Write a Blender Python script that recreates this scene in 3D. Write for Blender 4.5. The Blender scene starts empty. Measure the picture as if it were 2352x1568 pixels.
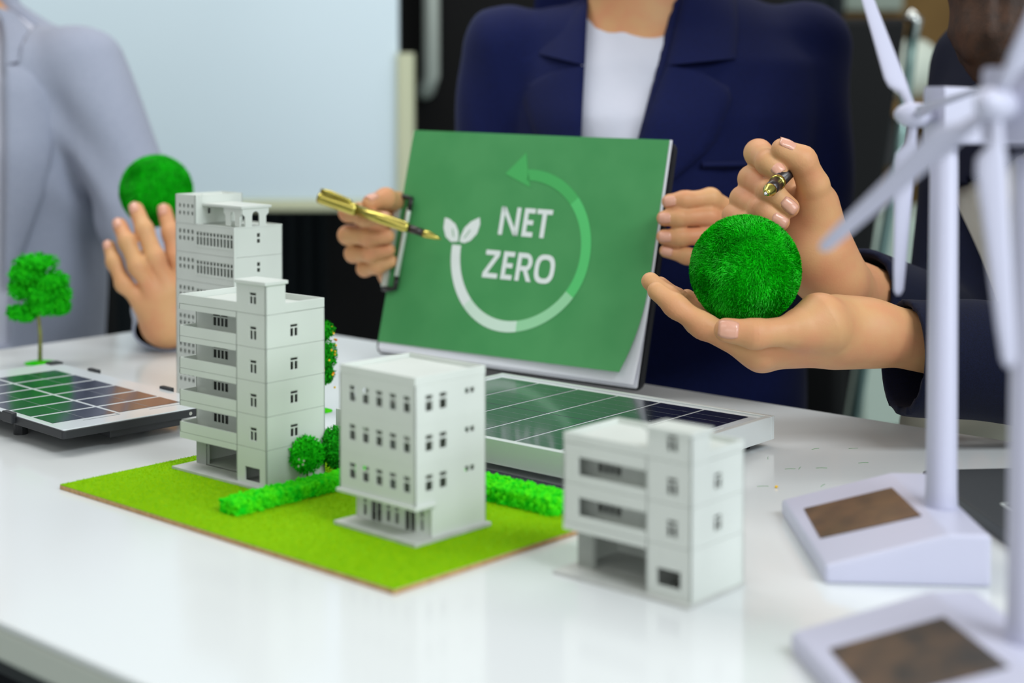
import bpy, bmesh, math, random
import numpy as np
from mathutils import Vector, Matrix, noise as mnoise

random.seed(7); rng = np.random.default_rng(7)
scene = bpy.context.scene
COL = scene.collection
PI = math.pi

# ------------------------------------------------------------------ camera
F_PX, PITCH, SHIFT, CAM_H, TZ = 3560.0, 0.03, 472.0, 0.29, 0.74     # table top stands at z = TZ
K = 0.858                                                            # scale of the measured plan
cam_d = bpy.data.cameras.new('camera'); cam = bpy.data.objects.new('camera', cam_d); COL.objects.link(cam)
cam.location = (0, 0, TZ + CAM_H); cam.rotation_euler = (PI/2 - PITCH, 0, 0)
cam_d.sensor_width = 36; cam_d.lens = 36*F_PX/2352; cam_d.shift_y = -SHIFT/2352
cam_d.clip_start = .02
cam_d.dof.use_dof = True; cam_d.dof.focus_distance = 1.25; cam_d.dof.aperture_fstop = 3.7
scene.camera = cam

# ------------------------------------------------------------------ world, lamps, exposure
w = bpy.data.worlds.new('world'); scene.world = w; w.use_nodes = True
w.node_tree.nodes['Background'].inputs[0].default_value = (.90, .96, .95, 1)
w.node_tree.nodes['Background'].inputs[1].default_value = .26

def area(name, loc, target, sx, sy, power, col=(1, 1, 1)):
    l = bpy.data.lights.new(name, 'AREA'); l.shape = 'RECTANGLE'; l.size = sx; l.size_y = sy; l.energy = power; l.color = col
    o = bpy.data.objects.new(name, l); COL.objects.link(o); o.location = loc
    o.rotation_euler = (Vector(target) - Vector(loc)).to_track_quat('-Z', 'Y').to_euler()
    return o
# ceiling panels of the office and the daylight window on the right, plus added fills
area('overhead_light', (1.6, -.6, 2.7), (1.6, -.6, 0), 1.8, .9, 72, (.91, .97, 1))
area('overhead_light', (-1.4, -.5, 2.7), (-1.4, -.5, 0), 1.8, .9, 10, (1, .99, .93))  # unseen extra panel, added to brighten the left facades
area('overhead_light', (-1.0, 1.9, 2.7), (-1.0, 1.9, 0), 1.8, .9, 20, (1, .99, .96))
area('overhead_light', (.8, 2.6, 2.7), (.8, 2.6, 0), 1.8, .9, 14, (1, .98, .94))
area('window_and_fill_light', (3.3, -1.7, 1.6), (.1, 1.4, .9), 1.8, 1.5, 48, (.88, .96, 1))
area('window_and_fill_light', (-.6, -2.6, 1.7), (-.2, 1.8, 1.0), 2.4, 1.5, 16, (.96, .98, 1))  # unseen fill behind the camera, added to light the people from the front

vs = scene.view_settings
vs.view_transform = 'Standard'; vs.look = 'None'; vs.gamma = 1; vs.use_curve_mapping = False
vs.exposure = 0.22

# ------------------------------------------------------------------ measuring helpers
def ray(px, py):
    cx = (px-1176)/F_PX; cy = -(py-784+SHIFT)/F_PX
    return np.array([cx, math.cos(PITCH)+cy*math.sin(PITCH), -math.sin(PITCH)+cy*math.cos(PITCH)])
def D(px, py, d): return np.array([0, 0, TZ+CAM_H]) + d*ray(px, py)
def T(px, py, z=0.0):
    r = ray(px, py); return np.array([0, 0, TZ+CAM_H]) + (z-CAM_H)/r[2]*r

# ------------------------------------------------------------------ materials
def lin(c): 
    c = c/255.0
    return c/12.92 if c <= .04045 else ((c+.055)/1.055)**2.4
MATS = {}
def M(name, rgb, rough=.5, metal=0, var=None, bump=None, spec=.5, sheen=0, sss=0, coat=0, alpha=1, trans=0):
    m = bpy.data.materials.new(name); m.use_nodes = True; nt = m.node_tree; n = nt.nodes; l = nt.links
    b = n['Principled BSDF']; c = tuple(lin(v) for v in rgb)+(1,)
    b.inputs['Base Color'].default_value = c; b.inputs['Roughness'].default_value = rough; b.inputs['Metallic'].default_value = metal
    b.inputs['Specular IOR Level'].default_value = spec
    if sheen: b.inputs['Sheen Weight'].default_value = sheen
    if coat: b.inputs['Coat Weight'].default_value = coat; b.inputs['Coat Roughness'].default_value = .09
    if trans: b.inputs['Transmission Weight'].default_value = trans
    if sss:
        b.inputs['Subsurface Weight'].default_value = sss; b.inputs['Subsurface Radius'].default_value = (.012, .005, .003); b.inputs['Subsurface Scale'].default_value = .6
    tc = n.new('ShaderNodeTexCoord')
    if var:                                   # (scale, other rgb, detail)
        t = n.new('ShaderNodeTexNoise'); t.inputs['Scale'].default_value = var[0]; t.inputs['Detail'].default_value = var[2] if len(var) > 2 else 4
        l.new(tc.outputs['Object'], t.inputs['Vector'])
        r = n.new('ShaderNodeValToRGB'); r.color_ramp.elements[0].position = .36; r.color_ramp.elements[1].position = .64
        r.color_ramp.elements[0].color = c; r.color_ramp.elements[1].color = tuple(lin(v) for v in var[1])+(1,)
        l.new(t.outputs['Fac'], r.inputs['Fac']); l.new(r.outputs['Color'], b.inputs['Base Color'])
    if bump:                                  # (scale, strength, distance)
        t = n.new('ShaderNodeTexNoise'); t.inputs['Scale'].default_value = bump[0]; t.inputs['Detail'].default_value = 5
        l.new(tc.outputs['Object'], t.inputs['Vector'])
        bp = n.new('ShaderNodeBump'); bp.inputs['Strength'].default_value = bump[1]; bp.inputs['Distance'].default_value = bump[2]
        l.new(t.outputs['Fac'], bp.inputs['Height']); l.new(bp.outputs['Normal'], b.inputs['Normal'])
    MATS[name] = m; return m
M('table_white', (222, 225, 226), .13, spec=.36, bump=(900, .02, .0004))
M('table_edge', (196, 200, 190), .5, bump=(300, .05, .001))
M('dark_metal', (30, 31, 34), .45, .3, bump=(300, .05, .001))
M('plastic_model', (214, 219, 213), .55, var=(14, (207, 212, 206), 2), bump=(1500, .06, .0002))
M('slab_grey', (196, 198, 194), .6, var=(60, (186, 187, 184), 3), bump=(1200, .1, .0002))
M('mdf', (196, 160, 112), .8, var=(300, (174, 136, 92), 4), bump=(900, .2, .0004))
M('turf', (122, 186, 4), .95, var=(260, (140, 192, 8), 6), bump=(1600, .6, .0008), spec=.1)
M('turf_blade', (150, 200, 0), .9, var=(420, (170, 206, 2), 4), spec=.1)
M('asphalt', (62, 63, 70), .95, var=(900, (34, 35, 40), 6), bump=(1400, .8, .0006), spec=.2)
M('hedge', (22, 206, 24), .9, var=(170, (84, 226, 18), 4), bump=(1800, .5, .0006), spec=.1)
M('leaf_dark', (10, 134, 16), .9, var=(260, (34, 166, 22), 4), bump=(1800, .5, .0006), spec=.1)
M('leaf_mid', (14, 168, 16), .9, var=(200, (40, 204, 20), 4), bump=(1500, .5, .0006), spec=.1)
M('moss', (2, 176, 6), .8, var=(55, (2, 150, 6), 5), spec=.15)
M('moss_fibre', (6, 232, 8), .5, var=(120, (2, 190, 6), 5), spec=.35)
M('bark', (92, 62, 44), .9, var=(300, (70, 46, 34), 4), bump=(800, .5, .0006))
M('stem_olive', (136, 142, 70), .8, var=(200, (116, 110, 60), 3))
M('fruit_yellow', (238, 190, 18), .5); M('fruit_orange', (228, 110, 22), .5); M('blossom', (214, 210, 196), .7)
M('frame_black', (34, 36, 40), .5, bump=(900, .08, .0003))
M('panel_back', (226, 232, 236), .25, coat=.6)
M('cell', (34, 36, 58), .2, var=(90, (26, 30, 52), 3), coat=.8, spec=.6)
M('cell_line', (150, 156, 160), .4, .3)
M('aluminium', (222, 228, 228), .42, .35, bump=(260, .05, .0004))
M('glass_sheet', (250, 252, 252), .04, trans=1)
M('toy_white', (192, 192, 212), .36, spec=.5, bump=(200, .02, .0003))
M('toy_cell', (84, 66, 52), .35, var=(60, (48, 44, 42), 4), coat=.6)
M('board_black', (32, 33, 38), .45, bump=(500, .06, .0004))
M('paper', (236, 237, 246), .7)
M('print_green', (66, 146, 84), .55, var=(20, (74, 152, 90), 2), spec=.4)
M('print_white', (226, 234, 232), .6); M('print_c1', (206, 230, 214), .6); M('print_c2', (150, 212, 164), .6)
M('print_c3', (84, 198, 112), .6); M('print_c4', (68, 174, 92), .6)
M('chrome', (214, 218, 216), .22, 1); M('brushed', (206, 214, 206), .5, .35); M('gold', (204, 190, 98), .24, 1, bump=(600, .02, .0002))
M('pen_dark', (40, 28, 26), .35, coat=.15); M('clip_black', (18, 18, 20), .4)
M('skin', (212, 162, 114), .5, var=(30, (212, 148, 108), 4), bump=(620, .22, .0006), sss=.12, spec=.35)
M('nail', (222, 164, 140), .3, spec=.5, coat=.3)
M('navy', (12, 23, 74), .85, var=(600, (10, 19, 62), 3), bump=(1500, .2, .0005), sheen=.04, spec=.2)
M('midnight', (14, 20, 48), .85, var=(1400, (8, 12, 30), 2), bump=(1800, .35, .0004), sheen=.03, spec=.2)
M('greyblue', (168, 174, 192), .9, var=(700, (150, 157, 178), 4), bump=(1200, .2, .0005), sheen=.15, spec=.2)
M('shirt_white', (212, 214, 228), .85, var=(12, (204, 207, 222), 2), bump=(60, .15, .004))
M('shirt_cream', (226, 224, 214), .85, bump=(60, .2, .004))
M('trouser_dark', (8, 10, 18), .9, bump=(900, .1, .0005)); M('trouser_beige', (176, 172, 158), .9, bump=(60, .2, .003))
M('hair_brown', (46, 27, 16), .7, var=(60, (70, 42, 24), 6), bump=(300, .3, .001)); M('hair_black', (20, 18, 18), .5, bump=(180, .6, .003))
M('eye_white', (230, 230, 228), .3); M('lip', (188, 104, 96), .5)
M('chair_black', (11, 13, 15), .65, spec=.25, bump=(700, .15, .0006)); M('teal_glass', (128, 158, 154), .2, .4)
M('floor_grey', (172, 186, 186), .45, var=(4, (160, 176, 176), 3))
M('wall_dark', (17, 28, 36), .75, bump=(40, .1, .002)); M('door_black', (4, 4, 5), .6, spec=.2, bump=(60, .05, .001))
M('wall_tan', (142, 112, 62), .8, var=(3, (120, 92, 48), 3)); M('wall_pale', (170, 186, 176), .8, bump=(80, .05, .001))
M('whiteboard', (220, 238, 248), .3, bump=(30, .02, .001)); M('cream', (206, 210, 178), .5)
M('cushion', (214, 224, 212), .9, bump=(50, .3, .005)); M('amber', (196, 84, 36), .3, coat=.5); M('laptop_grey', (70, 74, 78), .5, .5, bump=(900, .05, .0003))
M('key_black', (14, 15, 17), .5)

# ------------------------------------------------------------------ object helpers
def obj(name, v, f, m, parent=None, smooth=False):
    me = bpy.data.meshes.new(name)
    if isinstance(f, np.ndarray) and f.ndim == 2 and len(f) > 2000:
        v = np.asarray(v, np.float32); n = f.shape[1]
        me.vertices.add(len(v)); me.vertices.foreach_set('co', v.ravel())
        me.loops.add(f.size); me.loops.foreach_set('vertex_index', f.astype(np.int32).ravel())
        me.polygons.add(len(f)); me.polygons.foreach_set('loop_start', np.arange(0, f.size, n, dtype=np.int32))
        me.update(calc_edges=True)
    else:
        me.from_pydata([tuple(map(float, p)) for p in v], [], [tuple(map(int, q)) for q in f])
    if smooth: me.polygons.foreach_set('use_smooth', [True]*len(me.polygons))
    for mm in (m if isinstance(m, (list, tuple)) else [m]): me.materials.append(MATS[mm])
    me.update()
    o = bpy.data.objects.new(name, me); COL.objects.link(o)
    if parent: o.parent = parent
    return o
def tag(o, label=None, cat=None, group=None, kind=None):
    for k, v in (('label', label), ('category', cat), ('group', group), ('kind', kind)):
        if v: o[k] = v
    return o
def thing(name, label, cat, loc=(0, 0, 0), rz=0, group=None):
    o = bpy.data.objects.new(name, None); COL.objects.link(o); o.location = loc; o.rotation_euler = (0, 0, rz); o.empty_display_size = .02
    return tag(o, label, cat, group)
def bevel(o, wd, seg=2):
    m = o.modifiers.new('bevel', 'BEVEL'); m.width = wd; m.segments = seg; m.limit_method = 'ANGLE'; m.angle_limit = .6
    return o

class MB:
    def __init__(s, k=1.0): s.v = []; s.f = []; s.k = k
    def add(s, v, f):
        o = len(s.v); s.v += [tuple(c*s.k for c in p) for p in v]; s.f += [tuple(i+o for i in q) for q in f]; return s
    def box(s, x0, x1, y0, y1, z0, z1):
        return s.add([(x0,y0,z0),(x1,y0,z0),(x1,y1,z0),(x0,y1,z0),(x0,y0,z1),(x1,y0,z1),(x1,y1,z1),(x0,y1,z1)],
                     [(0,3,2,1),(4,5,6,7),(0,1,5,4),(1,2,6,5),(2,3,7,6),(3,0,4,7)])
    def prism(s, poly, z0, z1):
        n = len(poly)
        return s.add([(x,y,z0) for x,y in poly]+[(x,y,z1) for x,y in poly],
                     [tuple(range(n-1,-1,-1)), tuple(range(n,2*n))]+[(i,(i+1)%n,n+(i+1)%n,n+i) for i in range(n)])
    def tube(s, pts, rad, n=12, caps=True):
        pts = [Vector(p) for p in pts]; v = []; f = []
        if not hasattr(rad, '__len__'): rad = [rad]*len(pts)
        up = None
        for i, p in enumerate(pts):
            d = (pts[min(i+1,len(pts)-1)]-pts[max(i-1,0)]).normalized()
            if up is None: up = d.orthogonal().normalized()
            up = (up-d*up.dot(d)).normalized(); r = d.cross(up)
            v += [tuple(p+(up*math.cos(2*PI*j/n)+r*math.sin(2*PI*j/n))*rad[i]) for j in range(n)]
        for i in range(len(pts)-1):
            f += [(i*n+j, i*n+(j+1)%n, (i+1)*n+(j+1)%n, (i+1)*n+j) for j in range(n)]
        if caps: f += [tuple(range(n-1,-1,-1)), tuple(range((len(pts)-1)*n, len(pts)*n))]
        return s.add(v, f)
    def panel(s, O, U, N, W, H, t, holes):
        """wall plate along U, facing N, with real openings"""
        O, U, N = map(Vector, (O, U, N)); us = sorted({0, W, *[a for h in holes for a in h[:2]]}); zs = sorted({0, H, *[a for h in holes for a in h[2:]]})
        solid = {}
        for i in range(len(us)-1):
            for j in range(len(zs)-1):
                cu, cz = (us[i]+us[i+1])/2, (zs[j]+zs[j+1])/2
                solid[i,j] = not any(h[0]<cu<h[1] and h[2]<cz<h[3] for h in holes)
        P = lambda u, z, d: tuple(O+U*u+Vector((0,0,z))-N*d)
        flip = U.cross(Vector((0,0,1))).dot(N) < 0
        def q(*p): s.add(list(p), [(0,1,2,3) if not flip else (3,2,1,0)])
        for (i,j), so in solid.items():
            if not so: continue
            a, b, c, d = us[i], us[i+1], zs[j], zs[j+1]
            q(P(a,c,0),P(b,c,0),P(b,d,0),P(a,d,0)); q(P(b,c,t),P(a,c,t),P(a,d,t),P(b,d,t))
            if not solid.get((i-1,j)): q(P(a,c,t),P(a,c,0),P(a,d,0),P(a,d,t))
            if not solid.get((i+1,j)): q(P(b,c,0),P(b,c,t),P(b,d,t),P(b,d,0))
            if not solid.get((i,j-1)): q(P(b,c,0),P(a,c,0),P(a,c,t),P(b,c,t))
            if not solid.get((i,j+1)): q(P(a,d,0),P(b,d,0),P(b,d,t),P(a,d,t))
        return s
    def plate(s, O, U, N, u0, u1, z0, z1, d0, d1):
        O, U, N = map(Vector, (O, U, N)); P = lambda u, z, d: tuple(O+U*u+Vector((0,0,z))-N*d)
        v = [P(u0,z0,d0),P(u1,z0,d0),P(u1,z0,d1),P(u0,z0,d1),P(u0,z1,d0),P(u1,z1,d0),P(u1,z1,d1),P(u0,z1,d1)]
        return s.add(v, [(0,3,2,1),(4,5,6,7),(0,1,5,4),(1,2,6,5),(2,3,7,6),(3,0,4,7)])
    def build(s, name, m, parent=None, smooth=False): return obj(name, s.v, s.f, m, parent, smooth)

def lathe(prof, n=24):
    v = []; f = []
    for r, z in prof: v += [(r*math.cos(2*PI*j/n), r*math.sin(2*PI*j/n), z) for j in range(n)]
    for i in range(len(prof)-1): f += [(i*n+j, i*n+(j+1)%n, (i+1)*n+(j+1)%n, (i+1)*n+j) for j in range(n)]
    f += [tuple(range(n-1,-1,-1)), tuple(range((len(prof)-1)*n, len(prof)*n))]
    return v, f
def rrect(x0, x1, y0, y1, r, n=5):
    out = []
    for cx, cy, a0 in ((x1-r,y1-r,0),(x0+r,y1-r,PI/2),(x0+r,y0+r,PI),(x1-r,y0+r,1.5*PI)):
        out += [(cx+r*math.cos(a0+PI/2*i/n), cy+r*math.sin(a0+PI/2*i/n)) for i in range(n+1)]
    return out

# ------------------------------------------------------------------ implicit surfaces (bodies, clothes)
def smin(a, b, k):
    if k <= 0: return np.minimum(a, b)
    h = np.maximum(k-np.abs(a-b), 0)/k
    return np.minimum(a, b)-h*h*k*.25
def cone(P, a, b, r1, r2):
    a = np.asarray(a, np.float32); b = np.asarray(b, np.float32); ab = b-a; L = float(ab@ab)+1e-12
    x, y, z = P[0]-a[0], P[1]-a[1], P[2]-a[2]
    t = np.clip((x*ab[0]+y*ab[1]+z*ab[2])/L, 0, 1)
    return np.sqrt((x-t*ab[0])**2+(y-t*ab[1])**2+(z-t*ab[2])**2)-(r1+(r2-r1)*t)
def chain(P, pts, rads, k, crease=0):
    d = None
    for a, b, r1, r2 in zip(pts, pts[1:], rads, rads[1:]):
        c = cone(P, a, b, r1, r2); d = c if d is None else smin(d, c, k)
    if crease:                                                    # skin folds at the finger joints
        for i in range(1, len(pts)-1):
            n = (pts[i+1]-pts[i-1])/np.linalg.norm(pts[i+1]-pts[i-1])
            x, y, z = P[0]-pts[i][0], P[1]-pts[i][1], P[2]-pts[i][2]; s = x*n[0]+y*n[1]+z*n[2]
            near = np.exp(-((x*x+y*y+z*z)/(rads[i]*1.5)**2)**2)
            d = d+crease*near*(np.exp(-((s-.0012)/.0009)**2)+np.exp(-((s+.0016)/.0009)**2)-.9*np.exp(-(s/.006)**2))
    return d
def ellip(P, c, r):
    e = np.sqrt(((P[0]-c[0])/r[0])**2+((P[1]-c[1])/r[1])**2+((P[2]-c[2])/r[2])**2)
    return (e-1)*min(r)
def loft(P, lv, c, yaw):
    """torso: elliptic sections; lv rows = z, dx, dy, a, b in the body's frame"""
    lv = np.array(lv, np.float32); cs, sn = math.cos(yaw), math.sin(yaw)
    x = (P[0]-c[0])*cs+(P[1]-c[1])*sn; y = -(P[0]-c[0])*sn+(P[1]-c[1])*cs; z = P[2]
    I = lambda i: np.interp(z, lv[:,0], lv[:,i]).astype(np.float32)
    a, b = I(3), I(4)
    e = np.sqrt(((x-I(1))/a)**2+((y-I(2))/b)**2)
    return np.maximum(np.maximum((e-1)*np.minimum(a, b), lv[0,0]-z), z-lv[-1,0])
def nets(fn, lo, hi, h):
    ax = [np.arange(lo[i], hi[i]+h, h, dtype=np.float32) for i in range(3)]
    P = np.meshgrid(*ax, indexing='ij', sparse=True)
    Fv = np.broadcast_to(fn(P), [len(a) for a in ax]).astype(np.float32)
    S = Fv < 0; nx, ny, nz = [len(a)-1 for a in ax]
    cnt = np.zeros((nx,ny,nz), np.int8)
    for i in (0,1):
        for j in (0,1):
            for k in (0,1): cnt += S[i:nx+i, j:ny+j, k:nz+k]
    act = np.argwhere((cnt > 0) & (cnt < 8)); idx = -np.ones((nx,ny,nz), np.int64); idx[tuple(act.T)] = np.arange(len(act))
    acc = np.zeros((len(act),3)); num = np.zeros(len(act))
    cor = [(i,j,k) for i in (0,1) for j in (0,1) for k in (0,1)]
    val = {c: Fv[act[:,0]+c[0], act[:,1]+c[1], act[:,2]+c[2]] for c in cor}
    for c1 in cor:
        for axi in range(3):
            if c1[axi]: continue
            c2 = tuple(c1[q]+(q == axi) for q in range(3)); f1, f2 = val[c1], val[c2]
            m = (f1 < 0) != (f2 < 0); t = np.where(m, f1/np.where(m, f1-f2, 1), 0)
            p = np.zeros((len(act),3)); p[:] = c1; p[:,axi] += t
            acc += p*m[:,None]; num += m
    V = (act+acc/num[:,None])*h+np.array(lo)
    Q = []
    for axi in range(3):
        a = [slice(None)]*3; b = [slice(None)]*3; a[axi] = slice(0,-1); b[axi] = slice(1,None)
        e = np.argwhere(S[tuple(a)] != S[tuple(b)]); o1, o2 = [(1,2),(2,0),(0,1)][axi]
        ok = (e[:,o1] > 0) & (e[:,o2] > 0) & (e[:,o1] < [nx,ny,nz][o1]) & (e[:,o2] < [nx,ny,nz][o2]); e = e[ok]
        def cell(d1, d2):
            c = e.copy(); c[:,o1] += d1; c[:,o2] += d2; return idx[c[:,0],c[:,1],c[:,2]]
        q = np.stack([cell(-1,-1), cell(0,-1), cell(0,0), cell(-1,0)], 1)
        s = S[e[:,0],e[:,1],e[:,2]]; q[~s] = q[~s][:,::-1]; Q.append(q)
    return V, np.concatenate(Q)

# ================================================================== THE SETTING
def struct(name, mb, m): return tag(mb.build(name, m), kind='structure')
struct('floor', MB().box(-4, 4, -1.2, 5.2, -.05, 0), 'floor_grey')
wb = MB(); n = 110                                                      # dark fluted wall
xs = np.linspace(-4, .9, n*4+1)
for i in range(len(xs)-1):
    d0, d1 = [.012*abs(math.sin(PI*(q+4)/4.9*n)) for q in (xs[i], xs[i+1])]
    wb.add([(xs[i],4.2-d0,0),(xs[i+1],4.2-d1,0),(xs[i+1],4.2-d1,2.9),(xs[i],4.2-d0,2.9)], [(0,1,2,3)])
wb.box(-4, .9, 4.21, 4.3, 0, 2.9)
struct('wall_back', wb, 'wall_dark')
struct('wall_right', MB().box(.9, 4, 4.6, 4.7, 0, 2.9), 'wall_tan')
struct('trim_1', MB().box(.86, .9, 4.2, 4.7, 0, 2.9), 'wall_pale')
# black door with a long pull handle
door = tag(MB().box(-.42, .62, 3.52, 3.58, 0, 2.2).build('door_1', 'door_black'), kind='structure')
a = D(990, -160, 3.44); b = D(991, 175, 3.44)
hb = MB().tube([(a[0],a[1],a[2]+.2), tuple(a), tuple(b), (b[0]-.012,b[1]+.03,b[2]-.03), (b[0]-.02,3.53,b[2]-.035)], .018, 14)
hb.tube([(a[0],a[1],a[2]+.2), (a[0],3.53,a[2]+.24)], .018, 14)
hb.build('door_handle', 'brushed', door, True)

# whiteboard on a stand, left behind the man
wbd = thing('whiteboard', 'large pale whiteboard standing behind the man in grey', 'whiteboard', (0, 0, 0))
r1 = D(915, 460, 3.1); zb = r1[2]
o = bevel(MB().box(-2.1, r1[0], 3.10, 3.125, zb, 2.25).build('board', 'whiteboard', wbd), .004)
bevel(MB().box(-2.12, r1[0]+.004, 3.09, 3.13, zb-.022, zb).build('tray', 'cream', wbd), .004)
pt = D(932, 122, 3.1)
pst = obj('post', *(lambda m: (m.v, m.f))(MB().prism(rrect(pt[0]-.017, pt[0]+.017, 3.08, 3.13, .008), zb-.1, pt[2])), 'cream', wbd, False)
bevel(MB().prism(rrect(pt[0]-.012, pt[0]+.012, 3.09, 3.12, .006), 0, zb-.1).build('leg', 'dark_metal', wbd), .002)
bevel(MB().prism(rrect(-1.9, -1.87, 3.09, 3.12, .006), 0, zb).build('leg', 'dark_metal', wbd), .002)

# ================================================================== TABLE
ty = .7298; dl = np.array([-math.cos(ty), math.sin(ty)]); dr = np.array([math.sin(ty), math.cos(ty)])
corner = np.array([-.4177, 2.2827])*K
tb = thing('table', 'white rectangular meeting table carrying the models', 'table', (corner[0], corner[1], 0), math.atan2(-dl[1], -dl[0]))
TW, TL, TH = .9*K+.011, 1.75, .022      # local x runs along the far edge, local y points away from the camera
bevel(MB().box(0, TL, -TW, 0, TZ-.004, TZ).build('table_top', 'table_white', tb), .0012)
bevel(MB().box(0, TL, -TW, 0, TZ-TH, TZ-.004).build('edge_band', 'table_edge', tb), .002)
for x in (.08, TL-.12):
    for y in (-.08, -TW+.08):
        bevel(MB().box(x-.025, x+.025, y-.025, y+.025, 0, TZ-TH).build('leg', 'dark_metal', tb), .003)
MB().box(.1, TL-.14, -.09, -.06, TZ-TH-.05, TZ-TH).build('apron', 'dark_metal', tb)
MB().box(.1, TL-.14, -TW+.06, -TW+.09, TZ-TH-.05, TZ-TH).build('apron', 'dark_metal', tb)

# ================================================================== GRASS BOARD
GY = .736; gdl = np.array([-math.cos(GY), math.sin(GY)]); gdr = np.array([math.sin(GY), math.cos(GY)])
G0 = np.array([-.0789, 1.0267])*K; GL, GW, GT = .41*K, .281*K, .0036
def local_rot(yaw): return PI/2-yaw           # local X = towards right-back, local Y = towards left-back
gb = thing('grass_board', 'green turf display board with thin wooden edge under two white model buildings', 'model board', (G0[0], G0[1], TZ), local_rot(GY))
bevel(MB().box(0, GW, 0, GL, 0, GT-.0006).build('wood_base', 'mdf', gb), .0004)
MB().box(.0003, GW-.024, .0003, GL-.0003, GT-.0006, GT).build('turf_sheet', 'turf', gb)
nb = 70000
bx = rng.uniform(.0004, GW-.0245, nb); by = rng.uniform(.0004, GL-.0004, nb)
an = rng.uniform(0, 2*PI, nb); ln = rng.uniform(.0006, .0015, nb); lean = rng.uniform(-.7, .7, (nb,2))*ln[:,None]; wd = .00022
V = np.zeros((nb,3,3), np.float32)
V[:,0,0] = bx-wd*np.cos(an); V[:,0,1] = by-wd*np.sin(an); V[:,1,0] = bx+wd*np.cos(an); V[:,1,1] = by+wd*np.sin(an); V[:,:2,2] = GT-.0001
V[:,2,0] = bx+lean[:,0]; V[:,2,1] = by+lean[:,1]; V[:,2,2] = GT+ln
tag(obj('turf_blades', V.reshape(-1,3), np.arange(nb*3).reshape(-1,3), 'turf_blade', gb), kind='stuff')
MB().box(GW-.024, GW-.0003, .0003, GL-.0003, GT-.0006, GT+.0003).build('road_strip', 'asphalt', gb)
def on_board(x, y): p = G0+gdr*x+gdl*y; return (p[0], p[1], TZ+GT)
def to_board(p): d = np.asarray(p)[:2]-G0; return d@gdr, d@gdl

# ------------------------------------------------------------------ foliage
ICO_V, ICO_F = None, None
bm = bmesh.new(); bmesh.ops.create_icosphere(bm, subdivisions=1, radius=1); ICO_V = np.array([v.co[:] for v in bm.verts]); ICO_F = np.array([[v.index for v in f.verts] for f in bm.faces]); bm.free()
bm = bmesh.new(); bmesh.ops.create_icosphere(bm, subdivisions=2, radius=1); ICO2_V = np.array([v.co[:] for v in bm.verts]); ICO2_F = np.array([[v.index for v in f.verts] for f in bm.faces]); bm.free()
def lumps(pts, r0, r1):
    pts = np.asarray(pts); n = len(pts); r = rng.uniform(r0, r1, (n,1,1))
    v = pts[:,None,:]+ICO_V[None]*r*(1+rng.uniform(-.3, .3, (n,len(ICO_V),1)))
    f = ICO_F[None]+(np.arange(n)*len(ICO_V))[:,None,None]
    return v.reshape(-1,3), f.reshape(-1,3)
def flakes(pts, nrm, size):
    n = len(pts); a = rng.normal(size=(n,3)); a -= (a*nrm).sum(1)[:,None]*nrm*.4; a /= np.linalg.norm(a,axis=1)[:,None]
    b = np.cross(nrm+rng.normal(size=(n,3))*.5, a); b /= np.linalg.norm(b,axis=1)[:,None]; s = size*rng.uniform(.6,1.4,(n,1))
    c = pts+nrm*s*.4
    v = np.stack([c-a*s*.5, c+b*s*.35, c+a*s*.6+nrm*s*.3, c-b*s*.35],1)
    return v.reshape(-1,3), np.arange(n*4).reshape(-1,4)
def join(*vf):
    V, Fc, o = [], [], 0
    for v, f in vf:
        V.append(np.asarray(v)); Fc += [tuple(int(i)+o for i in q) for q in f]; o += len(v)
    return np.concatenate(V), Fc
def sphere_pts(n, c, r):
    d = rng.normal(size=(n,3)); d /= np.linalg.norm(d,axis=1)[:,None]
    return np.asarray(c)+d*np.asarray(r), d
def hedge(x0, x1, y0, y1, hgt, label):
    p = on_board((x0+x1)/2, (y0+y1)/2)
    h = thing('hedge', label, 'hedge', p, local_rot(GY), 'foam hedges on the grass board')
    a, b = (x1-x0)/2, (y1-y0)/2; area_ = 4*a*b+4*(a+b)*hgt; n = int(area_*1e6*.42)
    pts = []
    for _ in range(n):
        u = random.random()*area_
        if u < 4*a*b: pts.append((random.uniform(-a,a), random.uniform(-b,b), hgt))
        else:
            s_, z = random.uniform(0, 4*(a+b)), random.uniform(0, hgt)
            if s_ < 2*a: pts.append((s_-a, -b, z))
            elif s_ < 4*a: pts.append((s_-3*a, b, z))
            elif s_ < 4*a+2*b: pts.append((-a, s_-4*a-b, z))
            else: pts.append((a, s_-4*a-3*b, z))
    pts = np.array(pts)+rng.normal(size=(n,3))*.0006; pts[:,2] = np.maximum(pts[:,2], .0008)
    obj('foam_body', *(lambda m: (m.v, m.f))(MB().box(-a, a, -b, b, 0, hgt)), 'hedge', h)
    v, f = lumps(pts, .0010, .0021); fl = flakes(pts, rng.normal(size=(n,3))*.5+np.array([0,0,.6]), .0016)
    tag(obj('foliage', *join((v,f), fl), 'hedge', h), kind='stuff')
    return h

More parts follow.
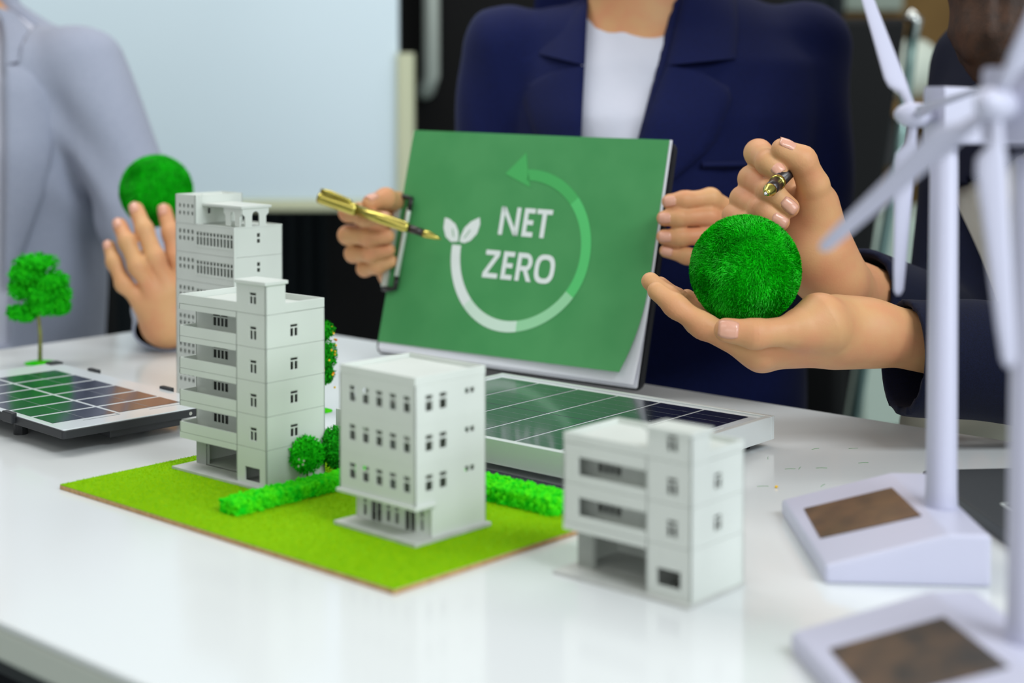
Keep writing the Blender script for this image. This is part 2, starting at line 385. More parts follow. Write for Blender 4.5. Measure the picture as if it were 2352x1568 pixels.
def tree(name, label, loc, trunk_pts, trunk_r, clumps, matf, matt, fl_size, nfl, extras=(), base=None, group=None, lump_r=(.001,.002), lobes=60):
    t = thing(name, label, 'tree', loc, 0, group)
    MB().tube(trunk_pts, [trunk_r*(1-.45*i/(len(trunk_pts)-1)) for i in range(len(trunk_pts))], 8).build('trunk', matt, t, True)
    parts = []
    for c, r in clumps:
        r = np.asarray(r); vol = float(np.prod(r)**(1/3))
        q, d = sphere_pts(lobes, c, r*.82); parts.append(lumps(q, lump_r[0], lump_r[1]))
        q, d = sphere_pts(nfl, c, r*rng.uniform(.8,1.02,(nfl,1))); parts.append(flakes(q, d, fl_size))
        parts.append((ICO2_V*r*.8+np.asarray(c), ICO2_F))
        for k in range(2):
            MB  # twigs reach every clump
        tp = Vector(trunk_pts[-1]); 
        MB().tube([tp, Vector(c)], [trunk_r*.5, trunk_r*.2], 6).build('twig', matt, t, True)
    tag(obj('foliage', *join(*parts), matf, t), kind='stuff')
    for nm, mt, pts, r in extras:
        for p in pts:
            obj(nm, ICO2_V*r+np.asarray(p), ICO2_F, mt, t, True)
    if base:
        v, f = lathe([(base[0], 0), (base[0], .0008), (base[0]*.7, .0018), (.002, .0028)], 20); obj('base_disc', v, f, base[1], t, True)
    return t

# ================================================================== MODEL BUILDINGS (dimensions in plan units, scaled by K)
def win_frame(parent, O, U, N, u0, u1, z0, z1, bars, d=(.0003, .0009), name='window_frame'):
    """bars: list of (u0,u1,z0,z1) fractions of the opening that are solid"""
    m = MB(K)
    for a, b, c, e in bars: m.plate(O, U, N, u0+(u1-u0)*a, u0+(u1-u0)*b, z0+(z1-z0)*c, z0+(z1-z0)*e, *d)
    return m.build(name, 'plastic_model', parent)
F3 = [(0,.10,0,1),(.90,1,0,1),(.10,.90,0,.04),(.10,.90,.95,1),(.10,.90,.67,.77),(.42,.58,.04,.67)]   # transom over two casements
F2 = [(0,.07,0,1),(.93,1,0,1),(.07,.93,0,.04),(.07,.93,.96,1),(.07,.93,.60,.73)]                   # transom over one pane
F4 = [(0,.05,0,1),(.95,1,0,1),(.05,.95,0,.04),(.05,.95,.95,1),(.05,.95,.60,.70),(.24,.30,.04,.60),(.47,.53,.04,.95),(.70,.76,.04,.60)]
UR, NR = (1,0,0), (0,-1,0)        # right facade: along X, faces -Y
UL, NL = (0,1,0), (-1,0,0)        # left facade: along Y, faces -X

def apartment(name, label, p, yaw, z0, wl, wr, zs, top, o0, o1, oz, rec, left_open, tower_top, wy, wx, ground):
    """block with a column of recessed balconies; zs = seam heights, o0..o1 = balcony span on the left facade"""
    b = thing(name, label, 'model building', (p[0]*K, p[1]*K, TZ+z0), local_rot(yaw), 'white plastic model buildings'); t = .0013; g = .00028
    for i in range(1, len(zs)):                                    # upper storeys
        a, e = zs[i-1], zs[i]; h = e-a-g; m = MB(K)
        wz = (h-.0218, h-.0102); rw = (h-.0208, h-.0100)
        m.panel((0,0,a), UL, NL, o0, h, t, [(wy-.0048, wy+.0048, *wz)])
        hi = wl if left_open else o1
        m.panel((0,o0,a), UL, NL, wl-o0, h, t, [(0 if False else .0, hi-o0+(.01 if left_open else 0), oz[0], oz[1])] if not left_open else [(0, wl-o0, oz[0], oz[1])])
        m.panel((rec,o0,a), UL, NL, wl-o0, h, t, [(.0325, .0545, oz[0]-.0004, oz[1]-.0016)])
        m.panel((0,o0,a), UR, (0,1,0), rec, h, t, [])              # cheek of the recess
        if left_open:
            m.panel((0,wl,a), UR, (0,1,0), rec, oz[0], t, []); m.panel((0,wl,a+oz[1]), UR, (0,1,0), rec, h-oz[1], t, [])
            m.panel((rec,wl,a), UR, (0,1,0), wr-rec, h, t, [])
        else: m.panel((0,wl,a), UR, (0,1,0), wr, h, t, [])
        m.panel((0,0,a), UR, NR, wr, h, t, [(wx-.0048, wx+.0048, *rw)])
        m.panel((wr,0,a), UL, (1,0,0), wl, h, t, [])
        m.box(.0004, wr-.0004, .0004, wl-.0004, a, a+.0012)
        st = m.build('storey', 'plastic_model', b)
        win_frame(st, (0,0,a), UL, NL, wy-.0048, wy+.0048, *wz, F3)
        win_frame(st, (0,0,a), UR, NR, wx-.0048, wx+.0048, *rw, F3)
        win_frame(st, (rec,o0,a), UL, NL, .0325, .0545, oz[0]-.0004, oz[1]-.0016, F4, name='balcony_window')
    # ground storey with carport
    h = zs[0]-g; m = MB(K); gz = ground; ct = h-.0052
    m.panel((0,0,0), UL, NL, o0, h, t, [(gz[0], gz[1], gz[2], gz[3])])
    m.box(0, rec, o0, wl, ct, h)
    m.panel((rec,o0,0), UL, NL, wl-o0, ct, t, [(0, wl-o0-.0135, .0025, ct-.0008)])
    m.box(rec, rec+.004, wl-.0135, wl, .0025, ct)
    m.panel((0,o0,0), UR, (0,1,0), wr, h, t, [])
    m.panel((rec,wl,0), UR, (0,1,0), wr-rec, h, t, []); m.panel((0,0,0), UR, NR, wr, h, t, []); m.panel((wr,0,0), UL, (1,0,0), wl, h, t, [])
    m.box(rec, wr-.0004, .0004, wl-.0004, h-.0015, h)
    m.build('ground_storey', 'plastic_model', b)
    bevel(MB(K).prism([(-.0045, -.0012), (wr+.001, -.0012), (wr+.001, wl+.006), (-.0045, wl+.006)], 0, .0025).build('base_slab', 'slab_grey', b), .0003)
    # roof with parapet and stair tower
    zr = zs[-1]; m = MB(K); pt = .0016
    m.box(.0002, wr-.0002, .0002, wl-.0002, zr, zr+.0030)
    m.box(0, pt, 0, wl, zr, top); m.box(wr-pt, wr, 0, wl, zr, top); m.box(pt, wr-pt, 0, pt, zr, top); m.box(pt, wr-pt, wl-pt, wl, zr, top)
    bevel(m.build('roof_parapet', 'plastic_model', b), .0002, 1)
    tx, tyy = .0215, o0-.001; H = tower_top-zr-.003; m = MB(K)
    m.panel((-.0002,-.0002,zr), UL, NL, tyy, H, t, [(wy-.0048, wy+.0048, .0068, .0180)]); m.panel((-.0002,-.0002,zr), UR, NR, tx, H, t, [])
    m.panel((tx,0,zr), UL, (1,0,0), tyy, H, t, []); m.panel((0,tyy,zr), UR, (0,1,0), tx, H, t, [])
    tw = m.build('stair_tower', 'plastic_model', b)
    win_frame(tw, (0,0,zr), UL, NL, wy-.0048, wy+.0048, .0068, .0180, F3)
    bevel(MB(K).box(-.0018, tx+.0018, -.0018, tyy+.0018, zr+H, tower_top).build('tower_roof', 'plastic_model', b), .0003)
    return b

apartment('model_building', 'five-storey white apartment model with open corner balconies at the middle of the display', (-.2042, 1.2796), .7103, GT, .1161, .0656,
          [.0335, .0615, .0899, .1182, .1465], .1547, .0385, .1161, (.0090, .0231), .018, True, .1740, .0165, .031, (.0085, .0275, .0050, .0168))
apartment('model_building', 'low white two-balcony apartment model standing alone on the table in the right foreground', (.1167, 1.0008), .7248, 0, .1081, .0622,
          [.0375, .0655, .0935], .1000, .0365, .0945, (.0062, .0188), .016, False, .1150, .0155, .031, (.0085, .0275, .0100, .0215))

# ---- three-storey office model with rows of windows
def office():
    wl, wr, yaw, t, g = .0845, .0736, .7564, .0013, .00006
    b = thing('model_building', 'boxy white office model with rows of small windows on the front of the grass board', 'model building', (-.0706*K, 1.1234*K, TZ+GT), local_rot(yaw), 'white plastic model buildings')
    zt = .1279-.0042; zl = .0285; sh = (zt-.0065-zl)/3; rec = .0165
    cols = [.0095, .0247, .0398, .0550, .0700]; rc = [.0142, .0285]; sm = [.0535, .0592]
    for i in range(3):
        a = zl+i*sh; h = sh-(g if i < 2 else 0); m = MB(K); z0, z1 = sh-.0205, sh-.0080
        m.panel((0,0,a), UL, NL, wl, h, t, [(c-.0039, c+.0039, z0, z1) for c in cols])
        m.panel((0,0,a), UR, NR, wr, h, t, [(c-.0039, c+.0039, z0+.0003, z1+.0003) for c in rc]+[(c-.0024, c+.0024, z1-.0048, z1) for c in sm])
        m.panel((wr,0,a), UL, (1,0,0), wl, h, t, [(c-.0045, c+.0045, z0, z1) for c in cols[1::2]]+[(.066,.078,z0,z1)])
        m.panel((0,wl,a), UR, (0,1,0), wr, h, t, [(c-.006, c+.006, z0, z1) for c in (.02,.05)])
        m.box(t, wr-t, t, wl-t, a, a+.0009)
        st = m.build('storey', 'plastic_model', b)
        for c in cols: win_frame(st, (0,0,a), UL, NL, c-.0039, c+.0039, z0, z1, F2)
        for c in rc: win_frame(st, (0,0,a), UR, NR, c-.0039, c+.0039, z0+.0003, z1+.0003, F2)
        for c in sm: win_frame(st, (0,0,a), UR, NR, c-.0024, c+.0024, z1-.0048, z1, [(0,.12,0,1),(.88,1,0,1),(.12,.88,0,.1),(.12,.88,.9,1)])
    bevel(MB(K).box(-.0022, wr*.27, -.0022, wl+.0022, zl-.0026, zl).build('ledge', 'plastic_model', b), .0003)
    m = MB(K); h = zl-.0026
    m.panel((rec,.002,.003), UL, NL, wl-.004, h-.003, t, [(.007,.0105,.003,.018),(.0155,.0280,.0005,.0195),(.034,.0385,.003,.018),(.0435,.048,.003,.018),(.053,.066,.0005,.0195),(.0705,.0745,.003,.018)])
    m.panel((rec,.0,.003), UR, NR, wr-rec, zl-.003, t, []); m.panel((rec,wl,.003), UR, (0,1,0), wr-rec, zl-.003, t, [])
    m.panel((wr,0,.003), UL, (1,0,0), wl, zl-.003, t, [])
    gs = m.build('ground_storey', 'plastic_model', b)
    for u0, u1 in ((.0155,.0280),(.053,.066)):
        win_frame(gs, (rec,.002,.003), UL, NL, u0, u1, .0005, .0195, [(0,.07,0,1),(.93,1,0,1),(.46,.54,0,.95),(.07,.93,.93,1)], name='glass_door_frame')
    for u0, u1 in ((.007,.0105),(.034,.0385),(.0435,.048),(.0705,.0745)):
        win_frame(gs, (rec,.002,.003), UL, NL, u0, u1, .003, .018, [(0,.14,0,1),(.86,1,0,1),(.14,.86,.55,.66)])
    bevel(MB(K).box(-.0035, wr+.0028, -.0035, wl+.0035, 0, .0032).build('base_slab', 'slab_grey', b), .0004)
    m = MB(K); pt = .0017; zr = zl+3*sh
    m.box(.0002, wr-.0002, .0002, wl-.0002, zr, zr+.0028)
    m.box(0, pt, 0, wl, zr, zt); m.box(wr-pt, wr, 0, wl, zr, zt); m.box(pt, wr-pt, 0, pt, zr, zt); m.box(pt, wr-pt, wl-pt, wl, zr, zt)
    bevel(m.build('roof_parapet', 'plastic_model', b), .0002, 1)
office()

# ---- tall tower block with arcade on the roof, standing on the table behind the board
def tower_block():
    wl, wr, yaw, t, g = .111, .0627, .7788, .0013, .0003
    b = thing('model_building', 'tallest white tower model with strips of slit windows and an arched rooftop canopy', 'model building', (-.2935*K, 1.6345*K, TZ), local_rot(yaw), 'white plastic model buildings')
    sh = .0312; zt = .191
    zs = [zt-sh*i for i in range(7)][::-1]; zs[0] = 0
    dots = [.0785, .0865, .0945, .1025]
    for i in range(6):
        a, e = zs[i], zs[i+1]; h = e-a-g; m = MB(K)
        hl = []
        for c in dots: hl += [(c-.0022, c+.0022, h-.0104, h-.0060), (c-.0022, c+.0022, h-.0180, h-.0136)]
        for j in range(11):
            c = .0055+j*.0063; hl += [(c-.0022, c+.0022, h-.0112, h-.0076), (c-.0022, c+.0022, h-.0214, h-.0126)]
        m.panel((0,0,a), UL, NL, wl, h, t, hl)
        m.panel((0,0,a), UR, NR, wr, h, t, [(.0292,.0332,h-.0108,h-.0066),(.0292,.0332,h-.0170,h-.0128)])
        m.panel((wr,0,a), UL, (1,0,0), wl, h, t, []); m.panel((0,wl,a), UR, (0,1,0), wr, h, t, [])
        m.box(t, wr-t, t, wl-t, a, a+.0009)
        st = m.build('storey', 'plastic_model', b)
        win_frame(st, (0,0,a), UL, NL, .0020, .0720, h-.0236, h-.0058, [(0,1,0,.03),(0,1,.97,1),(0,.012,.03,.97),(.988,1,.03,.97)], d=(-.0004, .0002), name='window_surround')
    MB(K).box(-.0012, .0018, -.0012, .0012, 0, zt).build('corner_pilaster', 'plastic_model', b)
    zh = .2226; yb = .073; m = MB(K)                              # stair block
    hl = []
    for c in dots: hl += [(c-yb-.0019, c-yb+.0019, .0095, .0135), (c-yb-.0019, c-yb+.0019, .0175, .0215)]
    m.panel((0,yb,zt), UL, NL, wl-yb, zh-zt, t, hl); m.panel((0,yb,zt), UR, NR, wr, zh-zt, t, [(.0165,.0205,.011,.017)])
    m.panel((wr,yb,zt), UL, (1,0,0), wl-yb, zh-zt, t, []); m.panel((0,wl,zt), UR, (0,1,0), wr, zh-zt, t, []); m.box(t, wr-t, yb+t, wl-t, zh-.004, zh-.002)
    sb = m.build('stair_block', 'plastic_model', b)
    m = MB(K)
    for q in range(9):
        for s_ in (0, 1): m.box(.0052+s_*.0028, .0074+s_*.0028, yb-.0004, yb, zt+.0015+q*.0034+s_*.0016, zt+.0040+q*.0034+s_*.0016)
    m.build('brick_relief', 'plastic_model', sb)
    m = MB(K); m.box(.0002, wr-.0002, .0002, yb, zt-.0028, zt-.0006)
    m.box(0, .0015, 0, yb, zt-.0006, zt+.0010); m.box(.0015, wr-.0015, 0, .0015, zt-.0006, zt+.0010); m.box(wr-.0015, wr, 0, yb, zt-.0006, zt+.0010)
    m.build('roof_parapet', 'plastic_model', b)
    can = bevel(MB(K).box(.009, .048, -.0008, yb, .2110, .2138).build('canopy_slab', 'plastic_model', b), .0003)
    # arcade: outline with an arch, extruded
    def arcade(x0, x1, plane, along_x, name):
        zb_, zt2 = zt+.0009, .2110; w_ = x1-x0; m = MB(K); th = .0016
        leg = w_*.2; c = (x0+x1)/2; r = w_*.14; zs_ = zt2-.0085; fl = w_*.18
        out = [(x0+fl*.55, zb_), (x0+fl*.55, zs_), (x0, zs_+.003), (x0, zt2), (x1, zt2), (x1, zs_+.003), (x1-fl*.55, zs_), (x1-fl*.55, zb_), (c+r, zb_), (c+r, zs_)]
        out += [(c+r*math.cos(a_), zs_+r*1.1*math.sin(a_)) for a_ in np.linspace(0, PI, 9)[1:]] + [(c-r, zb_)]
        bmh = bmesh.new(); 
        f3 = lambda x, z, d: (x*K, (plane+d)*K, z*K) if along_x else ((plane+d)*K, x*K, z*K)
        fr = [bmh.verts.new(f3(x, z, 0)) for x, z in out]; bk = [bmh.verts.new(f3(x, z, th)) for x, z in out]
        bmh.faces.new(fr); bmh.faces.new(bk[::-1]); n_ = len(out)
        for i_ in range(n_): bmh.faces.new((fr[i_], bk[i_], bk[(i_+1)%n_], fr[(i_+1)%n_]))
        bmesh.ops.recalc_face_normals(bmh, faces=bmh.faces[:]); bmesh.ops.triangulate(bmh, faces=[f for f in bmh.faces if len(f.verts) > 4])
        me = bpy.data.meshes.new(name); bmh.to_mesh(me); bmh.free(); me.materials.append(MATS['plastic_model'])
        o = bpy.data.objects.new(name, me); COL.objects.link(o); o.parent = b
    arcade(.011, .045, .0004, True, 'arcade_wall'); arcade(.002, .034, .0105, False, 'arcade_wall')
    bevel(MB(K).box(-.001, wr+.001, -.001, wl+.001, 0, .002).build('base_slab', 'slab_grey', b), .0003)
tower_block()

# ------------------------------------------------------------------ hedges and trees
hx, hy = to_board(T(600, 1150, GT))
p1 = to_board(T(545, 1186, GT)); p2 = to_board(T(800, 1132, GT))
hedge(p1[0], p2[0]+.045, p1[1], p1[1]+.0175, .0085, 'bright green foam hedge running between the balcony block and the office model')
p3 = to_board(T(1117, 1150, GT))
hedge(p3[0], p3[0]+.024, .03, .245, .0105, 'bright green foam hedge along the dark road strip at the back of the board')

c = T(705, 1112, GT); 
q, d = sphere_pts(9, (0, 0, .0245), (.0112, .0112, .0120))
q = q[q[:,1] < .002]
tree('round_tree', 'small round green tree with pale blossoms beside the hedge on the grass board', c, [(0,0,0), (.0003,0,.006), (0,0,.014)], .0010, [((0,0,.0218), (.0118,.0118,.0124))],
     'leaf_mid', 'bark', .0022, 1500, [('blossom', 'blossom', [(-.004,-.0108,.0208),(-.0006,-.0118,.0200),(-.0012,-.0115,.0172),(-.0045,-.0098,.0156)], .0009)], None, 'little trees around the models', (.0009,.0019), 160)
c = T(771, 1092, GT)
tree('round_tree', 'dark green round tree half hidden behind the office model', c, [(0,0,0), (0,0,.012)], .0011, [((0,0,.021), (.0115,.0115,.0150))],
     'leaf_dark', 'bark', .0022, 1500, [], None, 'little trees around the models', (.0009,.0019), 160)
c = T(738, 944, 0)
fr = []
for _ in range(34):
    z = random.uniform(.02, .078); rr = .0135 if z < .066 else .010
    an_ = random.uniform(0, 2*PI); fr.append((rr*math.cos(an_), rr*math.sin(an_), z))
fr += [(.0118,-.004,.071), (.0128,-.003,.0545), (.0085,-.0105,.048), (.011,-.008,.041), (.0128,-.004,.052), (.0112,-.0075,.0345)]
tree('fruit_tree', 'slim model tree dotted with yellow and orange fruit behind the balcony block', c, [(0,0,0), (.0006,0,.02), (0,0,.045), (0,0,.07)], .0013,
     [((0,0,.0735), (.0108,.0108,.0075)), ((.001,0,.051), (.0128,.0128,.0150)), ((0,0,.0335), (.0110,.0110,.0085))], 'leaf_dark', 'bark', .0026, 900,
     [('fruit', 'fruit_yellow', fr[::2], .0011), ('fruit', 'fruit_orange', fr[1:12:4]+[(.0118,-.006,.0355)], .0012), ('fruit', 'fruit_yellow', fr[3::4], .0011)], (.010, 'hedge'), 'little trees around the models', (.0009,.002), 120)
c = T(92, 834, 0); s_ = 1.62/F_PX
def lt(px, py, dy=0): return ((px-92)*s_, dy, (834-py)*s_)
cl = [(lt(85,600), (.024,.018,.0095)), (lt(62,626,-.004), (.0165,.014,.010)), (lt(120,640,-.004), (.0200,.015,.0095)), (lt(52,660,.004), (.0150,.014,.012)), (lt(100,668,-.006), (.0180,.014,.011)),
      (lt(138,672), (.0115,.012,.013)), (lt(105,700), (.0230,.016,.0095)), (lt(140,702), (.0100,.010,.008)), (lt(44,713,-.004), (.0105,.009,.0065)), (lt(62,722,-.002), (.0085,.008,.005))]
tree('broad_tree', 'tall broad-crowned green model tree on a thin stem behind the left solar panel', c, [(0,0,0), (.0005,0,.03), (-.0012,0,.050), (.0005,0,.062)], .0024, cl, 'leaf_mid', 'stem_olive', .0034, 420,
     [], (.016, 'hedge'), 'little trees around the models', (.0014,.003), 60)

# ================================================================== SOLAR PANELS
def left_panel():
    zt = .021; fr, rt, bk = (T(*q, zt)[:2] for q in ((144.6, 988), (508, 926), (108, 835)))
    ex = (rt-fr); W = np.hypot(*ex); ex /= W; L = np.hypot(*(bk-rt)); z0 = zt-.0075
    p = thing('solar_panel', 'black-framed solar panel with white backing on the left of the table', 'solar panel', (fr[0], fr[1], TZ), math.atan2(ex[1], ex[0]))
    z1 = zt-.0010
    bevel(MB().prism(rrect(0, W, 0, L, .003), z0, z1).build('frame', 'frame_black', p), .0006)
    bevel(MB().prism(rrect(.001, W-.001, .001, L-.001, .002), z1, zt).build('backing_sheet', 'panel_back', p), .0003)
    for i in range(2):
        for j in range(6):
            x0, x1 = (.0068, .0640) if i == 0 else (.0676, .1265); y0 = .0290+j*.0366; y1 = y0+.0318
            c = MB().box(x0, x1, y0, y1, zt, zt+.00022).build('cell', 'cell', p)
            xm = (x0+x1)/2
            MB().box(xm-.00018, xm+.00018, y0, y1, zt+.00022, zt+.00028).build('busbar', 'cell_line', c)
    for x0, x1 in ((.030,.064), (.092,.126)):                       # printed conductor loops near the front edge
        MB().box(x0, x1, .0215, .0222, zt, zt+.0002).box(x1-.0007, x1, .0222, .029, zt, zt+.0002).build('conductor', 'cell_line', p)
    for y in (.078, .204):
        bevel(MB().box(W-.0015, W+.0035, y, y+.017, z0+.001, zt+.0024).build('clip', 'frame_black', p), .0008)
        bevel(MB().box(-.0035, .0015, y, y+.017, z0+.001, zt+.0024).build('clip', 'frame_black', p), .0008)
    bevel(MB().box(W-.012, W+.001, L-.012, L+.001, z0, zt+.002).build('corner_cap', 'frame_black', p), .001)
    bevel(MB().box(.044, .112, .004, .03, z0-.0062, z0).build('junction_box', 'frame_black', p), .0006)
    for x, y in ((.016,.10),(W-.016,.10),(.016,L-.02),(W-.016,L-.02)): MB().tube([(x,y,0),(x,y,z0+.0005)], .006, 12).build('foot', 'frame_black', p)
    MB().tube([(.118,-.0003,z0+.0034),(.118,.001,z0+.0034)], .0016, 10).build('screw', 'chrome', p)
left_panel()
def right_panel():
    FR = T(1779, 954, .0257)[:2]; u = np.array([-.76016783, .64972676]); W = .0  # local x = -u (towards FR), y = away
    L, Wd, zt = .292, .2115, .0257
    wv = np.array([-.64972676, -.76016783]); org = FR+u*L+wv*Wd       # left-front corner
    p = thing('solar_panel', 'aluminium-framed dark solar panel lying in front of the green clipboard', 'solar panel', (org[0], org[1], TZ), math.atan2(-u[1], -u[0]))
    zb = .0066; ft = .0055
    for nm, a in (('frame_rail', (0, L, 0, ft)), ('frame_rail', (0, L, Wd-ft, Wd)), ('frame_rail', (0, ft, ft, Wd-ft)), ('frame_rail', (L-ft, L, ft, Wd-ft))):
        bevel(MB().box(a[0], a[1], a[2], a[3], zb, zt).build(nm, 'aluminium', p), .0006)
    MB().box(ft, L-ft, ft, Wd-ft, zt-.006, zt-.0014).build('backing_sheet', 'panel_back', p)
    cx0 = L-.0150; cp = .0445; y0, y1 = Wd-.2045, Wd-.0135; ym = (y0+y1)/2
    for i in range(6):
        for j in range(2):
            xa, xb = cx0-(i+1)*cp+.0013, cx0-i*cp-.0013; ya, yb = (y0, ym-.0006) if j == 0 else (ym+.0006, y1)
            c = MB().box(max(xa,ft+.001), xb, ya, yb, zt-.0014, zt-.0011).build('cell', 'cell', p)
            m = MB()
            for q in range(1, 6):
                yy = ya+(yb-ya)*q/6; m.box(xa, xb, yy-.00008, yy+.00008, zt-.0011, zt-.00106)
                for s in (.2,.5,.8): m.box(xa+(xb-xa)*s-.0004, xa+(xb-xa)*s+.0004, yy-.0004, yy+.0004, zt-.0011, zt-.00105)
            m.build('busbar', 'cell_line', c)
    m = MB().box(L-.0115, L-.0100, Wd-.150, Wd-.06, zt-.0014, zt-.0011); m.build('tab_strip', 'slab_grey', p)
    for x, y in ((.02,.02),(L-.02,.02),(.02,Wd-.02),(L-.02,Wd-.02)): MB().tube([(x,y,0),(x,y,zb+.0005)], .008, 12).build('foot', 'frame_black', p)
right_panel()

# ================================================================== WIND TURBINES
def turbine(label, org, yaw, tl, hub_px, hub_d, axis, blades, nac_len):
    t = thing('wind_turbine', label, 'model turbine', (org[0]*K, org[1]*K, TZ), yaw, 'toy wind turbines')
    W, Dp = .112, .172; LX, BX = -.013, .100; zl, zc = .0125, .036
    def pt(u, v, z): x = u+(LX if u < .06 else (BX-W))*(v/Dp)*1.0; return (x*K, v*K, z*K)
    prof = [(0, zl), (.084, zc), (W, zc)]
    v = []; f = []
    for vv in (0, Dp):
        for u, z in prof: v.append(pt(u, vv, z))
        for u, z in ((W, 0), (.084, 0), (0, 0)): v.append(pt(u, vv, 0))
    f = [(0,5,4,1), (1,4,3,2), (6,7,10,11), (7,8,9,10), (0,1,7,6), (1,2,8,7), (2,3,9,8), (5,0,6,11), (3,4,10,9), (4,5,11,10)]
    bmh = bmesh.new(); bv = [bmh.verts.new(q) for q in v]; [bmh.faces.new([bv[i] for i in q]) for q in f]; bmesh.ops.recalc_face_normals(bmh, faces=bmh.faces[:])
    me = bpy.data.meshes.new('base'); bmh.to_mesh(me); bmh.free(); me.materials.append(MATS['toy_white']); o = bpy.data.objects.new('base', me); COL.objects.link(o); o.parent = t
    bevel(o, .0025, 3)
    cs = [(.004,.057), (.0745,.051), (.0665,.130), (0.0005,.133)]; cv = []
    zz = lambda u, vv: zl+(zc-zl)*(u-LX*vv/Dp)/.084
    n0 = Vector((-(zc-zl), 0, .084)).normalized()
    for off in (.0006, -.0006):
        for u, vv in cs: cv.append(tuple(Vector((u*K, vv*K, zz(u,vv)*K))+n0*off))
    cell = obj('solar_cell', cv, [(0,1,2,3),(7,6,5,4),(0,4,5,1),(1,5,6,2),(2,6,7,3),(3,7,4,0)], 'toy_cell', t)
    zt = .302
    v, f = lathe([(.0118,.0355),(.0112,.05),(.0098,zt)], 28); obj('tower', [((x+tl[0])*K,(y+tl[1])*K,z*K) for x,y,z in v], f, 'toy_white', t, True)
    # head, built in world space then carried into the turbine's frame
    inv = Matrix.Translation(Vector((org[0]*K, org[1]*K, TZ))) @ Matrix.Rotation(yaw, 4, 'Z'); inv = inv.inverted()
    hub = Vector(D(*hub_px, hub_d)); ax = Vector(axis).normalized(); up = Vector((0,0,1)); side = ax.cross(up).normalized()
    def world(nm, v, f, parent, smooth=True): return obj(nm, [tuple(inv @ Vector(q)) for q in v], f, 'toy_white', parent, smooth)
    def frame(o_, x, y, z): return [tuple(o_+ax*a+side*b+up*c) for a, b, c in zip(x, y, z)]
    nb_ = MB(); w2, h2 = .0150, .0178; back = -.0135
    pl = rrect(-w2, w2, -h2, h2, .003, 4); n_ = len(pl)
    vv = [tuple(hub+ax*back+side*a+up*b) for a, b in pl]+[tuple(hub+ax*(back-nac_len)+side*a*.92+up*b*.94) for a, b in pl]
    world('nacelle', vv, [tuple(range(n_)), tuple(range(2*n_-1, n_-1, -1))]+[(i, n_+i, n_+(i+1)%n_, (i+1)%n_) for i in range(n_)], t, False)
    bevel(bpy.data.objects[t.children[-1].name], .0012, 2)
    pr = [(.0072,-.0080),(.0076,-.004),(.0078,0),(.0070,.0055),(.0050,.0095),(.0024,.0118),(.0004,.0124)]
    v, f = lathe(pr, 22); h = world('hub', [tuple(hub+ax*z+side*x+up*y) for x, y, z in v], f, t)
    v, f = lathe([(.0042,-.016),(.0042,-.007)], 14); world('shaft', [tuple(hub+ax*z+side*x+up*y) for x, y, z in v], f, h)
    for dr_, chord, Lb in blades:
        d = Vector(dr_).normalized(); ch = (Vector(chord)-d*Vector(chord).dot(d)).normalized(); th = d.cross(ch).normalized()
        rows = [(.0, .0028, .0028, 0), (.012, .0030, .0030, 0), (.018, .0036, .0028, .0005), (.024, .0068, .0022, .0030), (.030, .0072, .0018, .0034), (Lb*.55, .0055, .0014, .0024), (Lb*.85, .0042, .0011, .0015), (Lb*.97, .0034, .0009, .001), (Lb, .0016, .0005, .001)]
        n_ = 14; v = []; f = []
        for s, a_, b_, off in rows:
            for j in range(n_):
                an_ = 2*PI*j/n_; v.append(tuple(hub+d*s+ch*(off+a_*math.cos(an_))+th*(b_*math.sin(an_))))
        for i in range(len(rows)-1): f += [(i*n_+j, i*n_+(j+1)%n_, (i+1)*n_+(j+1)%n_, (i+1)*n_+j) for j in range(n_)]
        f += [tuple(range(n_-1,-1,-1)), tuple(range((len(rows)-1)*n_, len(rows)*n_))]
        world('blade', v, f, t)
    return t
def rot_dir(phi, th):
    a = np.array([-math.cos(phi), -math.sin(phi), 0]); tv = np.array([math.sin(phi), -math.cos(phi), 0]); th = math.radians(th)
    return tuple(math.cos(th)*np.array([0,0,1])+math.sin(th)*tv)
ph = math.radians(10)
tl1 = (.0925, .0740)
axis1 = (-math.cos(ph), -math.sin(ph), .02)
turbine('white toy wind turbine in front of the dark laptop, second from the camera', (.2135, 1.05), math.radians(-4.5), tl1, (2098, 264), 1.10*K+.01, axis1,
        [(rot_dir(ph,-42), axis1, .130), (rot_dir(ph,-171), axis1, .115), (rot_dir(ph,80), axis1, .112)], .058)
axis2 = (-.74, -.66, .05)
turbine('large blurred white toy wind turbine closest to the camera at the right edge', (.190, .751), math.radians(3.3), (.0975, .085), (2285, 240), .70, axis2,
        [((-.074,.060,-.080), (-.6,-.2,.6), .112), ((.006,-.012,-.131), (-.9,.1,0), .118), ((.035,-.045,.115), (.8,.2,-.3), .112)], .055)

